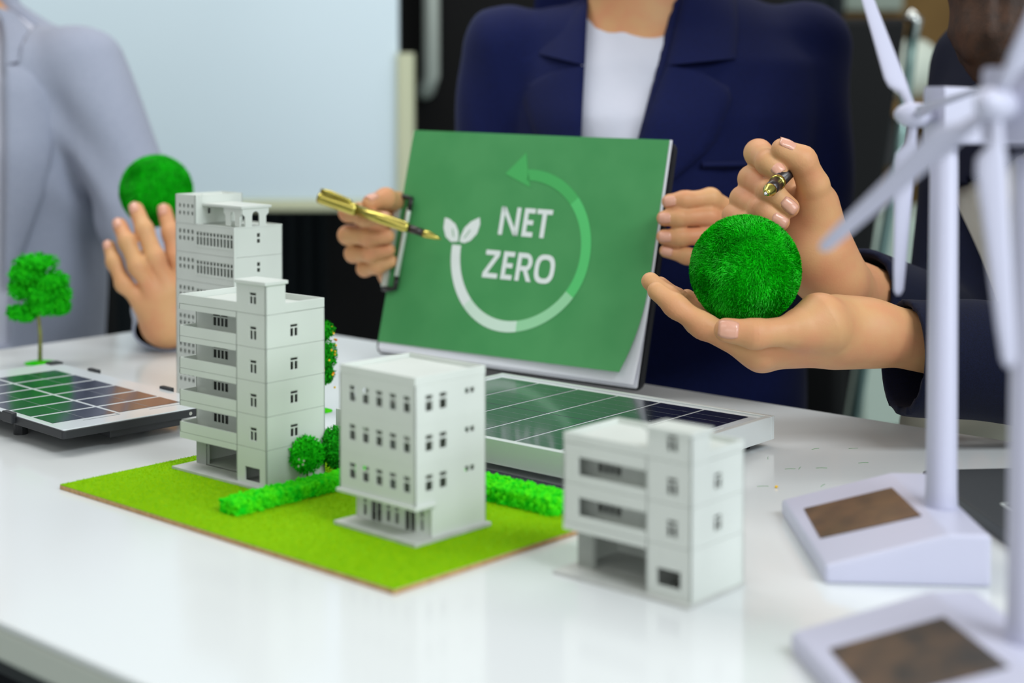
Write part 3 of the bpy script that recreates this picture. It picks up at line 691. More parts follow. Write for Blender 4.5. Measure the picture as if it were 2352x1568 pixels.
# ================================================================== CLIPBOARD
CB_C = np.array([.00787, 1.5583, TZ+.12563])
def rotm(a, b, c):
    Rz = np.array([[math.cos(a),-math.sin(a),0],[math.sin(a),math.cos(a),0],[0,0,1]]); Rx = np.array([[1,0,0],[0,math.cos(b),-math.sin(b)],[0,math.sin(b),math.cos(b)]])
    Ry = np.array([[math.cos(c),0,math.sin(c)],[0,1,0],[-math.sin(c),0,math.cos(c)]]); return Rz@Rx@Ry
CB_R = rotm(-.58897, -.25755, .0175)
def cb(x, z, lift=0.0): return CB_C+CB_R@np.array([x, -lift, z])*.001           # millimetres on the board
def clipboard():
    t = thing('clipboard', 'black clipboard holding a green printed sheet that says net zero', 'clipboard', tuple(cb(0,-120,0)))
    off = Vector(cb(0,-120,0))
    def put(nm, v, f, m, parent=t, smooth=False): return obj(nm, [tuple(Vector(q)-off) for q in v], f, m, parent, smooth)
    pl = rrect(-160, 160, -120, 120, 9); n = len(pl)
    put('backing_board', [cb(x,z,0) for x,z in pl]+[cb(x,z,-3) for x,z in pl], [tuple(range(n)), tuple(range(2*n-1,n-1,-1))]+[(i,n+i,n+(i+1)%n,(i+1)%n) for i in range(n)], 'board_black')
    def sheet(nm, x0, x1, z0, z1, fn, m, th=.25):
        nx, nz = 24, 20; v = []; f = []
        for lay in (0, 1):
            for i in range(nx+1):
                for j in range(nz+1):
                    x, z, l = fn(x0+(x1-x0)*i/nx, z0+(z1-z0)*j/nz); v.append(cb(x, z, l-lay*th))
        N = (nx+1)*(nz+1)
        for i in range(nx):
            for j in range(nz):
                q = (i*(nz+1)+j, (i+1)*(nz+1)+j, (i+1)*(nz+1)+j+1, i*(nz+1)+j+1); f += [q, tuple(N+k for k in q[::-1])]
        return put(nm, v, f, m, smooth=True)
    sheet('paper_sheet', -155, 154, -118, 121, lambda x,z: (x, z, .8), 'paper')
    sheet('paper_sheet', -154, 156, -117, 120, lambda x,z: (x, z, 1.8+.8*max(0,(x-60)/95)), 'paper')
    def mid(x, z):
        t_ = max(0,(-z-20)/96); u = (x+155)/311; return (x-3*t_*t_*u, z, 2.6+3.0*t_*t_*u+2.0*max(0,(x-60)/95))
    sheet('paper_sheet', -156, 157, -115, 121, mid, 'paper')
    def curl(x, z, e=0):
        t_ = max(0.0, (-z-10)/96); u = max(0.0, (x+157)/311)
        return (x-13*t_**2.2*u, z+2.0*t_*t_*u, 3.6+9.0*t_**2*u**1.3+2.0*max(0,(x-60)/95)+e)
    sheet('printed_sheet', -157, 154.5, -107.5, 121, curl, 'print_green')
    sh = t.children[-1]
    def ink(nm, polys, m, e=.35):
        v = []; f = []
        for p in polys:
            o = len(v); v += [tuple(Vector(cb(*curl(x, z, e)))-off) for x, z in p]; f.append(tuple(range(o, o+len(p))))
        return obj(nm, v, f, m, sh)
    def arc(a0, a1, ro=83.5, ri=72, c=(1.5, 1.5)):
        n = max(3, int(abs(a1-a0)/4)); A = np.radians(np.linspace(a0, a1, n+1))
        return [[(c[0]+ro*math.cos(a), c[1]+ro*math.sin(a)), (c[0]+ro*math.cos(b), c[1]+ro*math.sin(b)), (c[0]+ri*math.cos(b), c[1]+ri*math.sin(b)), (c[0]+ri*math.cos(a), c[1]+ri*math.sin(a))] for a, b in zip(A, A[1:])]
    ink('ring_print', arc(180, 228), 'print_white'); ink('ring_print', arc(228, 281), 'print_c1'); ink('ring_print', arc(281, 330), 'print_c2')
    ink('ring_print', arc(330, 404), 'print_c3'); ink('ring_print', arc(404, 453)+[[(-30,79),(2.5,66.5),(-8.5,102)]], 'print_c4')
    leaf = lambda pts: [pts]
    L1 = [(-75.5,5),(-84,4),(-92,9),(-96.5,18),(-97,29),(-91,28),(-82,23),(-77,16),(-75.5,10)]
    L2 = [(-73.5,5),(-73,11),(-70,20),(-63,27),(-53,32),(-51,25),(-53,15),(-60,7),(-67,4)]
    ink('leaf_print', [L1, L2], 'print_white')
    ink('leaf_print', [[(-82.2,9.6),(-81.2,9.9),(-84.5,18),(-85.3,17.7)], [(-68.5,9.5),(-67.8,9),(-61.5,18),(-62.3,18.4)]], 'print_green', .6)
    S = 5.0; P = []
    def bar(x0, x1, z0, z1): P.append([(x0,z0),(x1,z0),(x1,z1),(x0,z1)])
    z0, z1 = 16, 45                                               # NET
    bar(-27.5,-22.5,z0,z1); bar(-8.5,-3.5,z0,z1); P.append([(-27.5,z1),(-22.2,z1),(-3.5,z0),(-8.8,z0)])
    bar(1,6,z0,z1); bar(6,14,z1-S,z1); bar(6,13,z0+12.2,z0+17); bar(6,14,z0,z0+S)
    bar(16,34.5,z1-S,z1); bar(22.7,27.9,z0,z1-S)
    z0, z1 = -29, -.5                                             # ZERO
    bar(-38,-20.5,z1-S,z1); bar(-38.5,-20,z0,z0+S); P.append([(-38.5,z0+S),(-32.5,z0+S),(-20.5,z1-S),(-26.5,z1-S)])
    bar(-16,-11,z0,z1); bar(-11,-2.5,z1-S,z1); bar(-11,-3.5,z0+12,z0+16.8); bar(-11,-2.5,z0,z0+S)
    bar(1.4,6.4,z0,z1); bar(6.4,12,z1-S,z1); bar(6.4,12,z0+10.5,z0+15.3)
    cR = (12, z1-9.1); A = np.radians(np.linspace(-90, 90, 9))
    for a, b in zip(A, A[1:]): P.append([(cR[0]+7.6*math.cos(a), cR[1]+9.1*math.sin(a)), (cR[0]+7.6*math.cos(b), cR[1]+9.1*math.sin(b)), (cR[0]+2.6*math.cos(b), cR[1]+4.2*math.sin(b)), (cR[0]+2.6*math.cos(a), cR[1]+4.2*math.sin(a))])
    P.append([(9.5,z0+11),(14.2,z0+12),(21,z0),(15.4,z0)])
    cO = (34.7, (z0+z1)/2); A = np.radians(np.linspace(0, 360, 29))
    sq = lambda a, rx, rz: (cO[0]+rx*math.copysign(abs(math.cos(a))**.75, math.cos(a)), cO[1]+rz*math.copysign(abs(math.sin(a))**.75, math.sin(a)))
    for a, b in zip(A, A[1:]): P.append([sq(a,11.8,14.6), sq(b,11.8,14.6), sq(b,6.8,9.6), sq(a,6.8,9.6)])
    ink('lettering', P, 'print_white')
    # steel clip along the left edge
    def tube(nm, pts, r, m, parent): return put(nm, *(lambda q: (q.v, q.f))(MB().tube([tuple(cb(*p)) for p in pts], r*.001, 10)), m, parent, True)
    cl = put('clip', *(lambda bx: (bx[0], bx[1]))(([cb(x,z,l) for l in (0,7) for x,z in ((-163,-50),(-156,-50),(-156,46),(-163,46))], [(3,2,1,0),(4,5,6,7),(0,1,5,4),(1,2,6,5),(2,3,7,6),(3,0,4,7)])), 'brushed')
    tube('clip_wire', [(-141,38,9),(-141,30,10),(-142,-38,10)], 2.6, 'brushed', cl)
    tube('clip_arm', [(-160,47,6),(-150,47,9),(-141,46,9),(-140.5,32,9.5)], 2.8, 'clip_black', cl)
    tube('clip_arm', [(-160,-52,6),(-150,-52,9),(-142,-51,9),(-142,-38,9.5)], 2.8, 'clip_black', cl)
clipboard()

# ================================================================== MOSS BALLS
def moss_ball(label, c, r, n):
    t = thing('moss_ball', label, 'ball', tuple(c), 0, 'furry green moss balls')
    bmh = bmesh.new(); bmesh.ops.create_icosphere(bmh, subdivisions=5, radius=r*.955)
    for v in bmh.verts: v.co *= 1+.006*mnoise.noise(v.co*60)
    me = bpy.data.meshes.new('core'); bmh.to_mesh(me); bmh.free(); me.materials.append(MATS['moss']); me.polygons.foreach_set('use_smooth', [True]*len(me.polygons))
    o = bpy.data.objects.new('core', me); COL.objects.link(o); o.parent = t
    d = rng.normal(size=(n,3)); d /= np.linalg.norm(d,axis=1)[:,None]
    flow = np.stack([np.sin(9*d[:,1]+3*d[:,2]), np.cos(7*d[:,2]+2*d[:,0]), np.sin(8*d[:,0]-4*d[:,1])],1)*.5-np.array([0,0,.25])
    tn = rng.normal(size=(n,3))*.55+flow; tn -= (tn*d).sum(1)[:,None]*d
    side = np.cross(d, tn); side /= np.linalg.norm(side,axis=1)[:,None]+1e-9
    ln = (r*rng.uniform(.055,.10,n))[:,None]; wd = r*.0056
    b0 = d*r*.945; m = b0+d*ln*.55+tn*ln*.28; tip = b0+d*ln*.86+tn*ln*.75
    V = np.stack([b0-side*wd, b0+side*wd, m+side*wd*.9, tip, m-side*wd*.9],1)
    f = np.arange(n*5).reshape(-1,5)
    tag(obj('moss_fibres', V.reshape(-1,3), f, 'moss_fibre', t), kind='stuff')
    return t
BALL_C = D(1712, 620, 1.235); BALL_R = 126*1.235/F_PX
moss_ball('fuzzy green moss ball resting on the open palm in front', BALL_C, BALL_R, 42000)
BALL2_C = D(359, 438, 1.770); BALL2_R = 83*1.770/F_PX
moss_ball('fuzzy green moss ball held in front of the grey jacket', BALL2_C, BALL2_R, 16000)

# ================================================================== PEOPLE
def hand_fn(fingers, palm, kp=.012, kf=.006, kw=.0016):
    def fn(P):
        pf = None
        for a, b, r1, r2 in palm:
            c = cone(P, a, b, r1, r2); pf = c if pf is None else smin(pf, c, .016)
        res = pf
        for n, (pts, rads) in enumerate(fingers):
            if n < 4: res = smin(res, smin(pf, chain(P, pts, rads, kf, .0006), kp), kw)
            else:                                                  # thumb: only its root melts into the palm
                res = smin(res, smin(pf, cone(P, pts[0], pts[1], rads[0], rads[1]), kp), kw)
                res = smin(res, chain(P, pts[1:], rads[1:], kf, .0006), .0022)
        return res
    return fn
def hand(fingers, palm, h, arm=None):
    """fingers: lists of (px,py,depth) joints with radii in mm; returns mesh in world space"""
    fg = [([D(*q) for q in pts], [r*.001 for r in rads]) for pts, rads in fingers]
    pm = [(D(*a), D(*b), r1*.001, r2*.001) for a, b, r1, r2 in palm]
    allp = np.array([p for pts, _ in fg for p in pts]+[q for m in pm for q in m[:2]])
    lo = allp.min(0)-.024; hi = allp.max(0)+.024
    return nets(hand_fn(fg, pm), lo, hi, h), fg
def nail(parent, tip, prev, face, r, w=.78, off=None):
    """small curved plate on the back of a fingertip, face = direction it looks to"""
    tip, prev = Vector(tip), Vector(prev); d = (tip-prev).normalized(); n = Vector(face); n = (n-d*n.dot(d)).normalized(); s = d.cross(n)
    v = []; f = []; L = r*1.62
    for i in range(7):
        u = i/6; wdt = r*w*(1-.35*max(0,(u-.6)/.4)**2)
        for j in range(7):
            q = (j/6-.5)*2; a = q*.74*(1-.28*abs(2*u-1)**3)
            rr = r*(1.015+.03*u)
            p = tip-d*(r*.25)+d*(L*(u-.42))*1.0
            drop = max(0, u-.55)*r*.5
            v.append(tuple(p+s*(rr*math.sin(a)*w*1.15)+n*(rr*math.cos(a)-drop)))
    for i in range(6):
        for j in range(6): f.append((i*7+j, (i+1)*7+j, (i+1)*7+j+1, i*7+j+1))
    o = obj('fingernail', v, f, 'nail', parent, True)
    sm = o.modifiers.new('solid', 'SOLIDIFY'); sm.thickness = .0006; sm.offset = -1
    return o
def to_local(V, root): return np.asarray(V)-np.array(root)
def body_mesh(name, fn, lo, hi, h, hands):
    """one continuous figure: coarse trunk plus fine hands that grow out of its forearms"""
    V, Q = nets(fn, lo, hi, h); vs_, qs, o = [V], [Q], len(V)
    for v, q in hands: vs_.append(v); qs.append(q+o); o += len(v)
    return obj(name, np.concatenate(vs_), np.concatenate(qs), 'skin', None, True)
def front_y(lv, c, yaw, x, z, off):
    """front surface of a torso loft at world x,z"""
    best = None
    lv = np.array(lv); a = np.interp(z, lv[:,0], lv[:,3])+off; b = np.interp(z, lv[:,0], lv[:,4])+off; dx = np.interp(z, lv[:,0], lv[:,1]); dy = np.interp(z, lv[:,0], lv[:,2])
    cs, sn = math.cos(yaw), math.sin(yaw)
    X = x-c[0]
    # (X cs + Y sn - dx)^2/a^2 + (-X sn + Y cs - dy)^2/b^2 = 1
    A = sn*sn/a/a+cs*cs/b/b; p, q = X*cs-dx, -X*sn-dy; B = 2*(p*sn/a/a+q*cs/b/b); C_ = p*p/a/a+q*q/b/b-1
    disc = B*B-4*A*C_
    return c[1]+(-B-math.sqrt(max(disc,0)))/(2*A)
def lapel(parent, name, inner, outer, lv, c, yaw, off, th, m, rows=14, cols=6):
    """cloth strip lofted between two px polylines, laid on the chest"""
    def sample(pl, t):
        pl = np.array(pl, float); s = np.r_[0, np.cumsum(np.hypot(*np.diff(pl,axis=0).T))]; t *= s[-1]
        return np.array([np.interp(t, s, pl[:,0]), np.interp(t, s, pl[:,1])])
    v = []; f = []
    for lay in (0, 1):
        for i in range(rows+1):
            a, b = sample(inner, i/rows), sample(outer, i/rows)
            for j in range(cols+1):
                q = a+(b-a)*j/cols; w_ = D(q[0], q[1], c[1]-.1)
                y = front_y(lv, c, yaw, w_[0], w_[2], off)
                r_ = D(q[0], q[1], y); y = front_y(lv, c, yaw, r_[0], r_[2], off)
                bulge = .004*math.sin(PI*j/cols)
                v.append((r_[0], y-(th if lay == 0 else 0)-bulge, r_[2]))
    N = (rows+1)*(cols+1)
    for i in range(rows):
        for j in range(cols):
            q = (i*(cols+1)+j, i*(cols+1)+j+1, (i+1)*(cols+1)+j+1, (i+1)*(cols+1)+j); f += [q, tuple(N+k for k in q[::-1])]
    for i in range(rows):
        for j in (0, cols):
            a, b = i*(cols+1)+j, (i+1)*(cols+1)+j; f.append((a, b, N+b, N+a) if j == 0 else (b, a, N+a, N+b))
    return obj(name, v, f, m, parent, True)
def head_fn(P, c, yaw, s=1.0):
    cs, sn = math.cos(yaw), math.sin(yaw)
    Q = [(P[0]-c[0])*cs+(P[1]-c[1])*sn, -(P[0]-c[0])*sn+(P[1]-c[1])*cs, P[2]-c[2]]
    d = ellip(Q, (0,.008,.03), (.073*s,.092*s,.085*s)); d = smin(d, ellip(Q, (0,-.022,-.045), (.052*s,.062*s,.065*s)), .05)
    d = smin(d, cone(Q, (0,-.085,.01), (0,-.100,-.022), .008, .012), .02)                    # nose
    for sx in (-1, 1):
        d = smin(d, ellip(Q, (sx*.074,.012,-.005), (.010,.018,.030)), .008)                   # ears
        d = -smin(-d, ellip(Q, (sx*.031,-.098,.012), (.017,.014,.012)), .014)                 # eye sockets
        d = smin(d, ellip(Q, (sx*.031,-.075,.012), (.013,.013,.012)), .004)
    d = smin(d, ellip(Q, (0,-.083,-.052), (.022,.010,.008)), .008)                            # mouth
    return d
def face_parts(parent, c, yaw):
    R = Matrix.Rotation(yaw, 3, 'Z')
    for sx in (-1, 1):
        p = Vector(c)+R @ Vector((sx*.031, -.0835, .012)); obj('eye', ICO2_V*.0065+np.array(p), ICO2_F, 'hair_black', parent, True)
        p = Vector(c)+R @ Vector((sx*.031, -.094, .034)); obj('eyebrow', ICO2_V*np.array([.016,.005,.003])+np.array(p), ICO2_F, 'hair_black', parent, True)
    p = Vector(c)+R @ Vector((0, -.0895, -.052)); obj('lips', ICO2_V*np.array([.019,.006,.006])+np.array(p), ICO2_F, 'lip', parent, True)

# ------------------------------------------------------------------ woman in the navy blazer (centre)
def woman():
    c = (.172, 1.775); yaw = -.16; Z = TZ
    lv = [(.47,0,.0,.175,.125),(.62,0,0,.142,.105),(.78,0,0,.148,.105),(.92,0,-.012,.158,.122),(1.00,0,-.006,.160,.112),(1.06,0,.004,.160,.088),(1.10,0,.012,.130,.066),(1.135,0,.016,.075,.052),(1.15,0,.018,.055,.045)]
    shL, shR = D(1845, 112, 1.775), D(1165, 118, 1.790)
    elL, elR = D(1858, 640, 1.74), D(1120, 690, 1.80)
    wrL, wrR = D(1775, 545, 1.475), D(925, 640, 1.675)
    headc = D(1440, -285, 1.74)
    neck0, neck1 = D(1462, 40, 1.77), D(1450, -150, 1.755)
    hips = [np.array([c[0]+.02, c[1]+.03, .52])]; kneeL, kneeR = np.array([.24, 1.42, .53]), np.array([.06, 1.45, .53])
    ftL, ftR = np.array([.22, 1.45, .07]), np.array([.05, 1.50, .07])
    def bone(P):
        d = loft(P, lv, c, yaw)
        for s, e, w_ in ((shL, elL, wrL), (shR, elR, wrR)): d = smin(d, chain(P, [s, e, w_], [.042,.036,.024], .02), .03)
        d = smin(d, cone(P, neck0, neck1, .050, .046), .03); d = smin(d, head_fn(P, headc, yaw), .015)
        for k, f_ in ((kneeL, ftL), (kneeR, ftR)):
            d = smin(d, chain(P, [np.array([k[0]*.6+c[0]*.4, c[1], .52]), k, f_, f_+np.array([0,-.12,-.03])], [.075,.055,.038,.03], .02), .04)
        return d
    # her left hand on the right edge of the clipboard
    dg = 1.452
    fL = [([(1690,492,dg+.03),(1632,455,dg+.004),(1572,460,dg-.004),(1538,463,dg-.002)], [9.5,8.8,8.0,7.4]),
          ([(1690,515,dg+.030),(1628,497,dg+.002),(1560,500,dg-.006),(1526,501,dg-.004)], [9.5,8.8,8.0,7.4]),
          ([(1690,545,dg+.030),(1624,541,dg+.004),(1560,544,dg-.004),(1525,544,dg-.003)], [9.2,8.6,7.8,7.2]),
          ([(1695,585,dg+.034),(1640,602,dg+.010),(1578,588,dg+.0),(1530,576,dg+.002)], [8.6,7.8,7.0,6.4]),
          ([(1735,520,dg+.07),(1660,490,dg+.075),(1600,500,dg+.07),(1560,500,dg+.062)], [13,10.5,9.5,8.5])]
    pL = [((1690,500,dg+.032),(1780,530,dg+.045),11,15), ((1690,550,dg+.032),(1785,560,dg+.045),11,14), ((1700,588,dg+.036),(1790,580,dg+.045),10,14), ((1780,545,dg+.045),(1870,610,dg+.15),19,26)]
    # her right hand with the gold pen
    e = 1.615
    fR = [([(915,470,e+.060),(800,488,e+.012),(838,500,e-.012),(884,502,e-.016)], [9.5,9.2,8.4,7.6]),
          ([(915,505,e+.066),(798,540,e+.020),(845,545,e+.002),(890,543,e+.004)], [9.5,9.2,8.6,7.8]),
          ([(912,540,e+.068),(812,582,e+.026),(850,583,e+.010),(892,574,e+.012)], [9.2,8.8,8.2,7.4]),
          ([(908,575,e+.066),(838,616,e+.032),(866,612,e+.018),(900,600,e+.020)], [8.6,8.0,7.4,6.6]),
          ([(925,515,e+.07),(912,464,e+.048),(886,455,e+.010),(850,466,e-.010)], [13,11,10,8.6])]
    pR = [((912,478,e+.058),(920,600,e+.07),12,15), ((912,520,e+.066),(925,610,e+.066),13,16), ((905,575,e+.062),(915,625,e+.060),12,18), ((915,610,e+.062),(955,690,e+.11),19,26)]
    (hl, fgL), (hr, fgR) = hand(fL, pL, .0019), hand(fR, pR, .0019)
    b = body_mesh('person', bone, (-.22,1.20,0), (.50,2.0,1.42), .011, [hl, hr])
    tag(b, 'seated person in a navy blazer and white top holding up the green clipboard', 'person')
    for i in range(4): nail(b, fgL[i][0][3], fgL[i][0][2], (-.25,-1,.1), fgL[i][1][3], .8)
    nail(b, fgR[0][0][3], fgR[0][0][2], (.3,-1,.45), fgR[0][1][3]); nail(b, fgR[4][0][3], fgR[4][0][2], (-.2,-.8,.7), fgR[4][1][3])
    face_parts(b, headc, yaw)
    # white tee
    def tee(P):
        d = loft(P, lv, c, yaw)-.006+.004*np.sin(46*(P[0]-c[0])+30*(P[2]-.95)+1.0)*np.exp(-((P[2]-1.0)/.10)**2); nk = ellip(P, (neck0[0]+.011, neck0[1]-.075, 1.168), (.058,.12,.082))
        return np.maximum(np.maximum(d, -nk), P[2]-1.125)
    obj('shirt', *nets(tee, (-.05,1.60,.6), (.40,1.95,1.16), .006), 'shirt_white', b, True)
    # blazer
    def blazer(P):
        d = loft(P, lv, c, yaw)-.014
        d = smin(d, cone(P, shL+np.array([-.03,0,.005]), shR+np.array([.03,0,.005]), .040, .040), .03)
        sl = [chain(P, [shL, elL, wrL+np.array([.015,.035,-.012])], [.054,.050,.040], .02), chain(P, [shR, elR, wrR+np.array([.012,.02,-.014])], [.054,.050,.040], .02)]
        for s in sl: d = smin(d, s, .012)
        fold = .0022*np.sin(38*P[2]+9*np.sin(14*P[0])+6*P[1])*np.sin(21*P[0]+3)
        d = d+fold
        xl = .0735+(P[2]-.976)*.038; xr = .1335+(P[2]-.976)*.30
        op = np.maximum(np.maximum(xl-P[0], P[0]-xr), P[1]-c[1]+.01)
        d = np.maximum(d, -np.maximum(op, .60-P[2]))
        hol = np.maximum(cone(P, neck0, neck1, .060, .060), 1.06-P[2]); d = np.maximum(d, -hol)
        for w_, e_ in ((wrL+np.array([.015,.035,-.012]), elL), (wrR+np.array([.012,.02,-.014]), elR)):    # open cuffs
            dv = (w_-e_)/np.linalg.norm(w_-e_); d = np.maximum(d, -np.maximum(cone(P, w_-dv*.05, w_+dv*.06, .031, .031), -1+0*P[0]))
            pl_ = (P[0]-w_[0])*dv[0]+(P[1]-w_[1])*dv[1]+(P[2]-w_[2])*dv[2]-.004
            nr = np.sqrt((P[0]-w_[0])**2+(P[1]-w_[1])**2+(P[2]-w_[2])**2)-.062
            d = np.maximum(d, -np.maximum(nr, -pl_))
        return np.maximum(d, .52-P[2])
    j = obj('blazer', *nets(blazer, (-.22,1.42,.5), (.46,1.98,1.17), .0058), 'navy', b, True)
    L = lambda nm, i, o_, th: lapel(j, nm, i, o_, lv, c, yaw, .016, th, 'navy')
    L('lapel', [(1530,150),(1497,240),(1466,335),(1420,480)], [(1612,166),(1686,208),(1640,335),(1440,500)], .005)
    L('lapel', [(1343,150),(1338,240),(1334,335),(1350,480)], [(1262,166),(1190,205),(1235,335),(1340,500)], .005)
    L('collar', [(1572,-30),(1552,60),(1530,150)], [(1690,-40),(1694,60),(1688,134)], .006)
    L('collar', [(1350,-30),(1347,60),(1343,150)], [(1232,-40),(1222,60),(1212,118)], .006)
    L('breast_pocket', [(1612,372),(1735,370)], [(1612,386),(1735,384)], .004)
    def trousers(P):
        d = loft(P, [(.44,0,.02,.16,.13),(.50,0,.02,.172,.135),(.60,0,.01,.165,.13)], c, yaw)-.008
        for k, f_ in ((kneeL, ftL), (kneeR, ftR)): d = smin(d, chain(P, [np.array([k[0]*.6+c[0]*.4, c[1], .52]), k, f_+np.array([0,0,.04])], [.088,.070,.056], .02), .04)
        return d
    obj('trousers', *nets(trousers, (-.15,1.28,.04), (.42,2.0,.66), .011), 'trouser_dark', b, True)
    def hair(P):
        cs, sn = math.cos(yaw), math.sin(yaw); Q = [(P[0]-headc[0])*cs+(P[1]-headc[1])*sn, -(P[0]-headc[0])*sn+(P[1]-headc[1])*cs, P[2]-headc[2]]
        d = smin(ellip(Q, (0,.016,.04), (.086,.102,.092)), ellip(Q, (0,.062,-.03), (.07,.05,.09)), .04)
        return np.maximum(d, -ellip(Q, (0,-.10,-.03), (.062,.075,.10)))
    obj('hair', *nets(hair, headc-.17, headc+.17, .008), 'hair_black', b, True)
    for x_, f_ in ((ftL, 0), (ftR, 0)): obj('shoe', *nets(lambda P: np.maximum(smin(cone(P, x_+np.array([0,.03,-.02]), x_+np.array([0,-.15,-.04]), .048, .036), cone(P, x_, x_+np.array([0,-.05,-.02]), .045, .04), .02), .004-P[2]), x_-.24, x_+.16, .009), 'key_black', b, True)
woman()

# ------------------------------------------------------------------ person in the grey jacket (left)
def man():
    c = (-.745, 2.09); yaw = .30
    lv = [(.47,0,.0,.185,.135),(.62,0,0,.165,.125),(.78,0,0,.170,.122),(.95,0,-.006,.186,.128),(1.04,0,0,.190,.115),(1.085,0,.006,.165,.088),(1.12,0,.012,.10,.066),(1.15,0,.016,.062,.055)]
    shL, shR = D(182, 158, 2.06), np.array([-.93, 2.03, 1.05])
    elL, elR = D(330, 505, 2.03), np.array([-1.0, 1.92, .80])
    wrL, wrR = D(394, 746, 1.79), np.array([-.80, 1.80, .795])
    headc = np.array([-.735, 2.03, 1.315])
    neck0, neck1 = np.array([-.765, 2.08, 1.08]), np.array([-.75, 2.05, 1.24])
    kneeL, kneeR = np.array([-.52, 1.72, .53]), np.array([-.78, 1.66, .53]); ftL, ftR = np.array([-.55, 1.76, .07]), np.array([-.78, 1.72, .07])
    cuff = D(394, 756, 1.712); cel = D(385, 640, 1.97)
    def bone(P):
        d = loft(P, lv, c, yaw)
        for pts_, r_ in (([shL, elL, cel, wrL], [.048,.038,.030,.022]), ([shR, elR, wrR], [.048,.040,.027])): d = smin(d, chain(P, pts_, r_, .02), .03)
        d = smin(d, cone(P, neck0, neck1, .060, .056), .03); d = smin(d, head_fn(P, headc, yaw, 1.05), .015)
        for k, f_ in ((kneeL, ftL), (kneeR, ftR)): d = smin(d, chain(P, [np.array([k[0]*.6+c[0]*.4, c[1]-.02, .52]), k, f_, f_+np.array([0,-.13,-.03])], [.08,.06,.042,.032], .02), .04)
        return d
    g = 1.700
    fg_ = [([(418,655,g+.02),(402,588,g+.01),(392,535,g+.014),(378,484,g+.026)], [10.4,9.6,9.0,8.2]),
           ([(388,665,g),(356,592,g-.012),(332,528,g-.002),(313,481,g+.014)], [10.8,10.0,9.2,8.4]),
           ([(360,680,g-.006),(316,612,g-.018),(292,556,g-.010),(275,517,g+.006)], [10.4,9.6,8.8,8.0]),
           ([(334,700,g-.004),(284,652,g-.014),(262,602,g-.008),(251,566,g+.004)], [9.4,8.6,7.8,7.0]),
           ([(430,710,g+.035),(458,650,g+.05),(452,590,g+.055),(432,540,g+.06)], [15,11.8,10.8,9.4])]
    pm = [((414,660,g+.016),(400,735,g+.02),14,20), ((386,668,g),(392,735,g+.012),14,20), ((358,684,g-.004),(380,738,g+.008),13,19), ((336,702,g-.002),(368,742,g+.008),12,18), ((430,700,g+.03),(402,740,g+.022),17,20), ((385,738,g+.012),(392,748,g+.10),21,24)]
    hl, fg = hand(fg_, pm, .0023)
    # other hand, relaxed on the table edge
    dv = np.array([.55,-.80,-.10]); dv /= np.linalg.norm(dv); sd = np.cross(dv, [0,0,1.]); sd /= np.linalg.norm(sd); up = np.cross(sd, dv); w0 = wrR-dv*.02
    at_ = lambda f, s_, u: w0+dv*f+sd*s_+up*u
    fr_ = [([at_(.105,o_,0), at_(.105+.042*l_,o_*1.1,.004), at_(.105+.064*l_,o_*1.12,-.012), at_(.105+.076*l_,o_*1.12,-.028)], [.0115,.0098,.0088,.0078]) for o_, l_ in ((-.030,.92),(-.010,1.0),(.010,.95),(.029,.78))]
    fr_.append(([at_(.045,-.026,-.004), at_(.078,-.048,-.008), at_(.102,-.054,-.012), at_(.122,-.052,-.018)], [.015,.0118,.0108,.0092]))
    pr_ = [(at_(-.06,0,0), at_(.03,0,0), .027, .025)]+[(at_(.03,o_*.6,0), at_(.105,o_,0), .020, .0125) for o_ in (-.030,-.010,.010,.029)]
    ap = np.array([q for p_, _ in fr_ for q in p_]+[pr_[0][0]]); h2 = nets(hand_fn(fr_, pr_), ap.min(0)-.035, ap.max(0)+.035, .0026)
    b = body_mesh('person', bone, (-1.10,1.56,0), (-.40,2.32,1.48), .012, [hl, h2])
    tag(b, 'seated person in a grey-blue jacket at the left with a moss ball in hand', 'person')
    for i in range(4): nail(b, fg[i][0][3], fg[i][0][2], (-.2,-1,.25), fg[i][1][3], .8)
    face_parts(b, headc, yaw)
    def shirt(P):
        d = loft(P, lv, c, yaw)-.005; d = smin(d, np.maximum(cone(P, neck0, neck1, .064, .060), P[2]-1.125), .01)
        return np.maximum(d, P[2]-1.13)
    obj('shirt', *nets(shirt, (-.98,1.88,.6), (-.5,2.28,1.19), .008), 'shirt_white', b, True)
    def jacket(P):
        d = loft(P, lv, c, yaw)-.016
        d = smin(d, cone(P, shL+np.array([-.04,0,.004]), shR+np.array([.04,0,.004]), .046, .046), .03)
        for pts_ in ([shL, elL, cel], [shR, elR, wrR]): d = smin(d, chain(P, pts_, [.058,.052,.044], .03), .022)
        d = d+.0035*np.sin(30*P[2]+16*P[0]+5*np.sin(18*P[0]+11*P[2]))*np.sin(17*P[0]-7*P[2]+2)
        xl, xr = -.80+(P[2]-.95)*.05, -.642+(P[2]-.95)*.02
        op = np.maximum(np.maximum(xl-P[0], P[0]-xr), P[1]-c[1]+.0)
        d = np.maximum(d, -np.maximum(op, .70-P[2]))
        d = np.maximum(d, -np.maximum(cone(P, neck0, neck1, .062, .062), 1.07-P[2]))
        return np.maximum(d, .54-P[2])
    j = obj('jacket', *nets(jacket, (-1.10,1.70,.52), (-.38,2.32,1.18), .0066), 'greyblue', b, True)
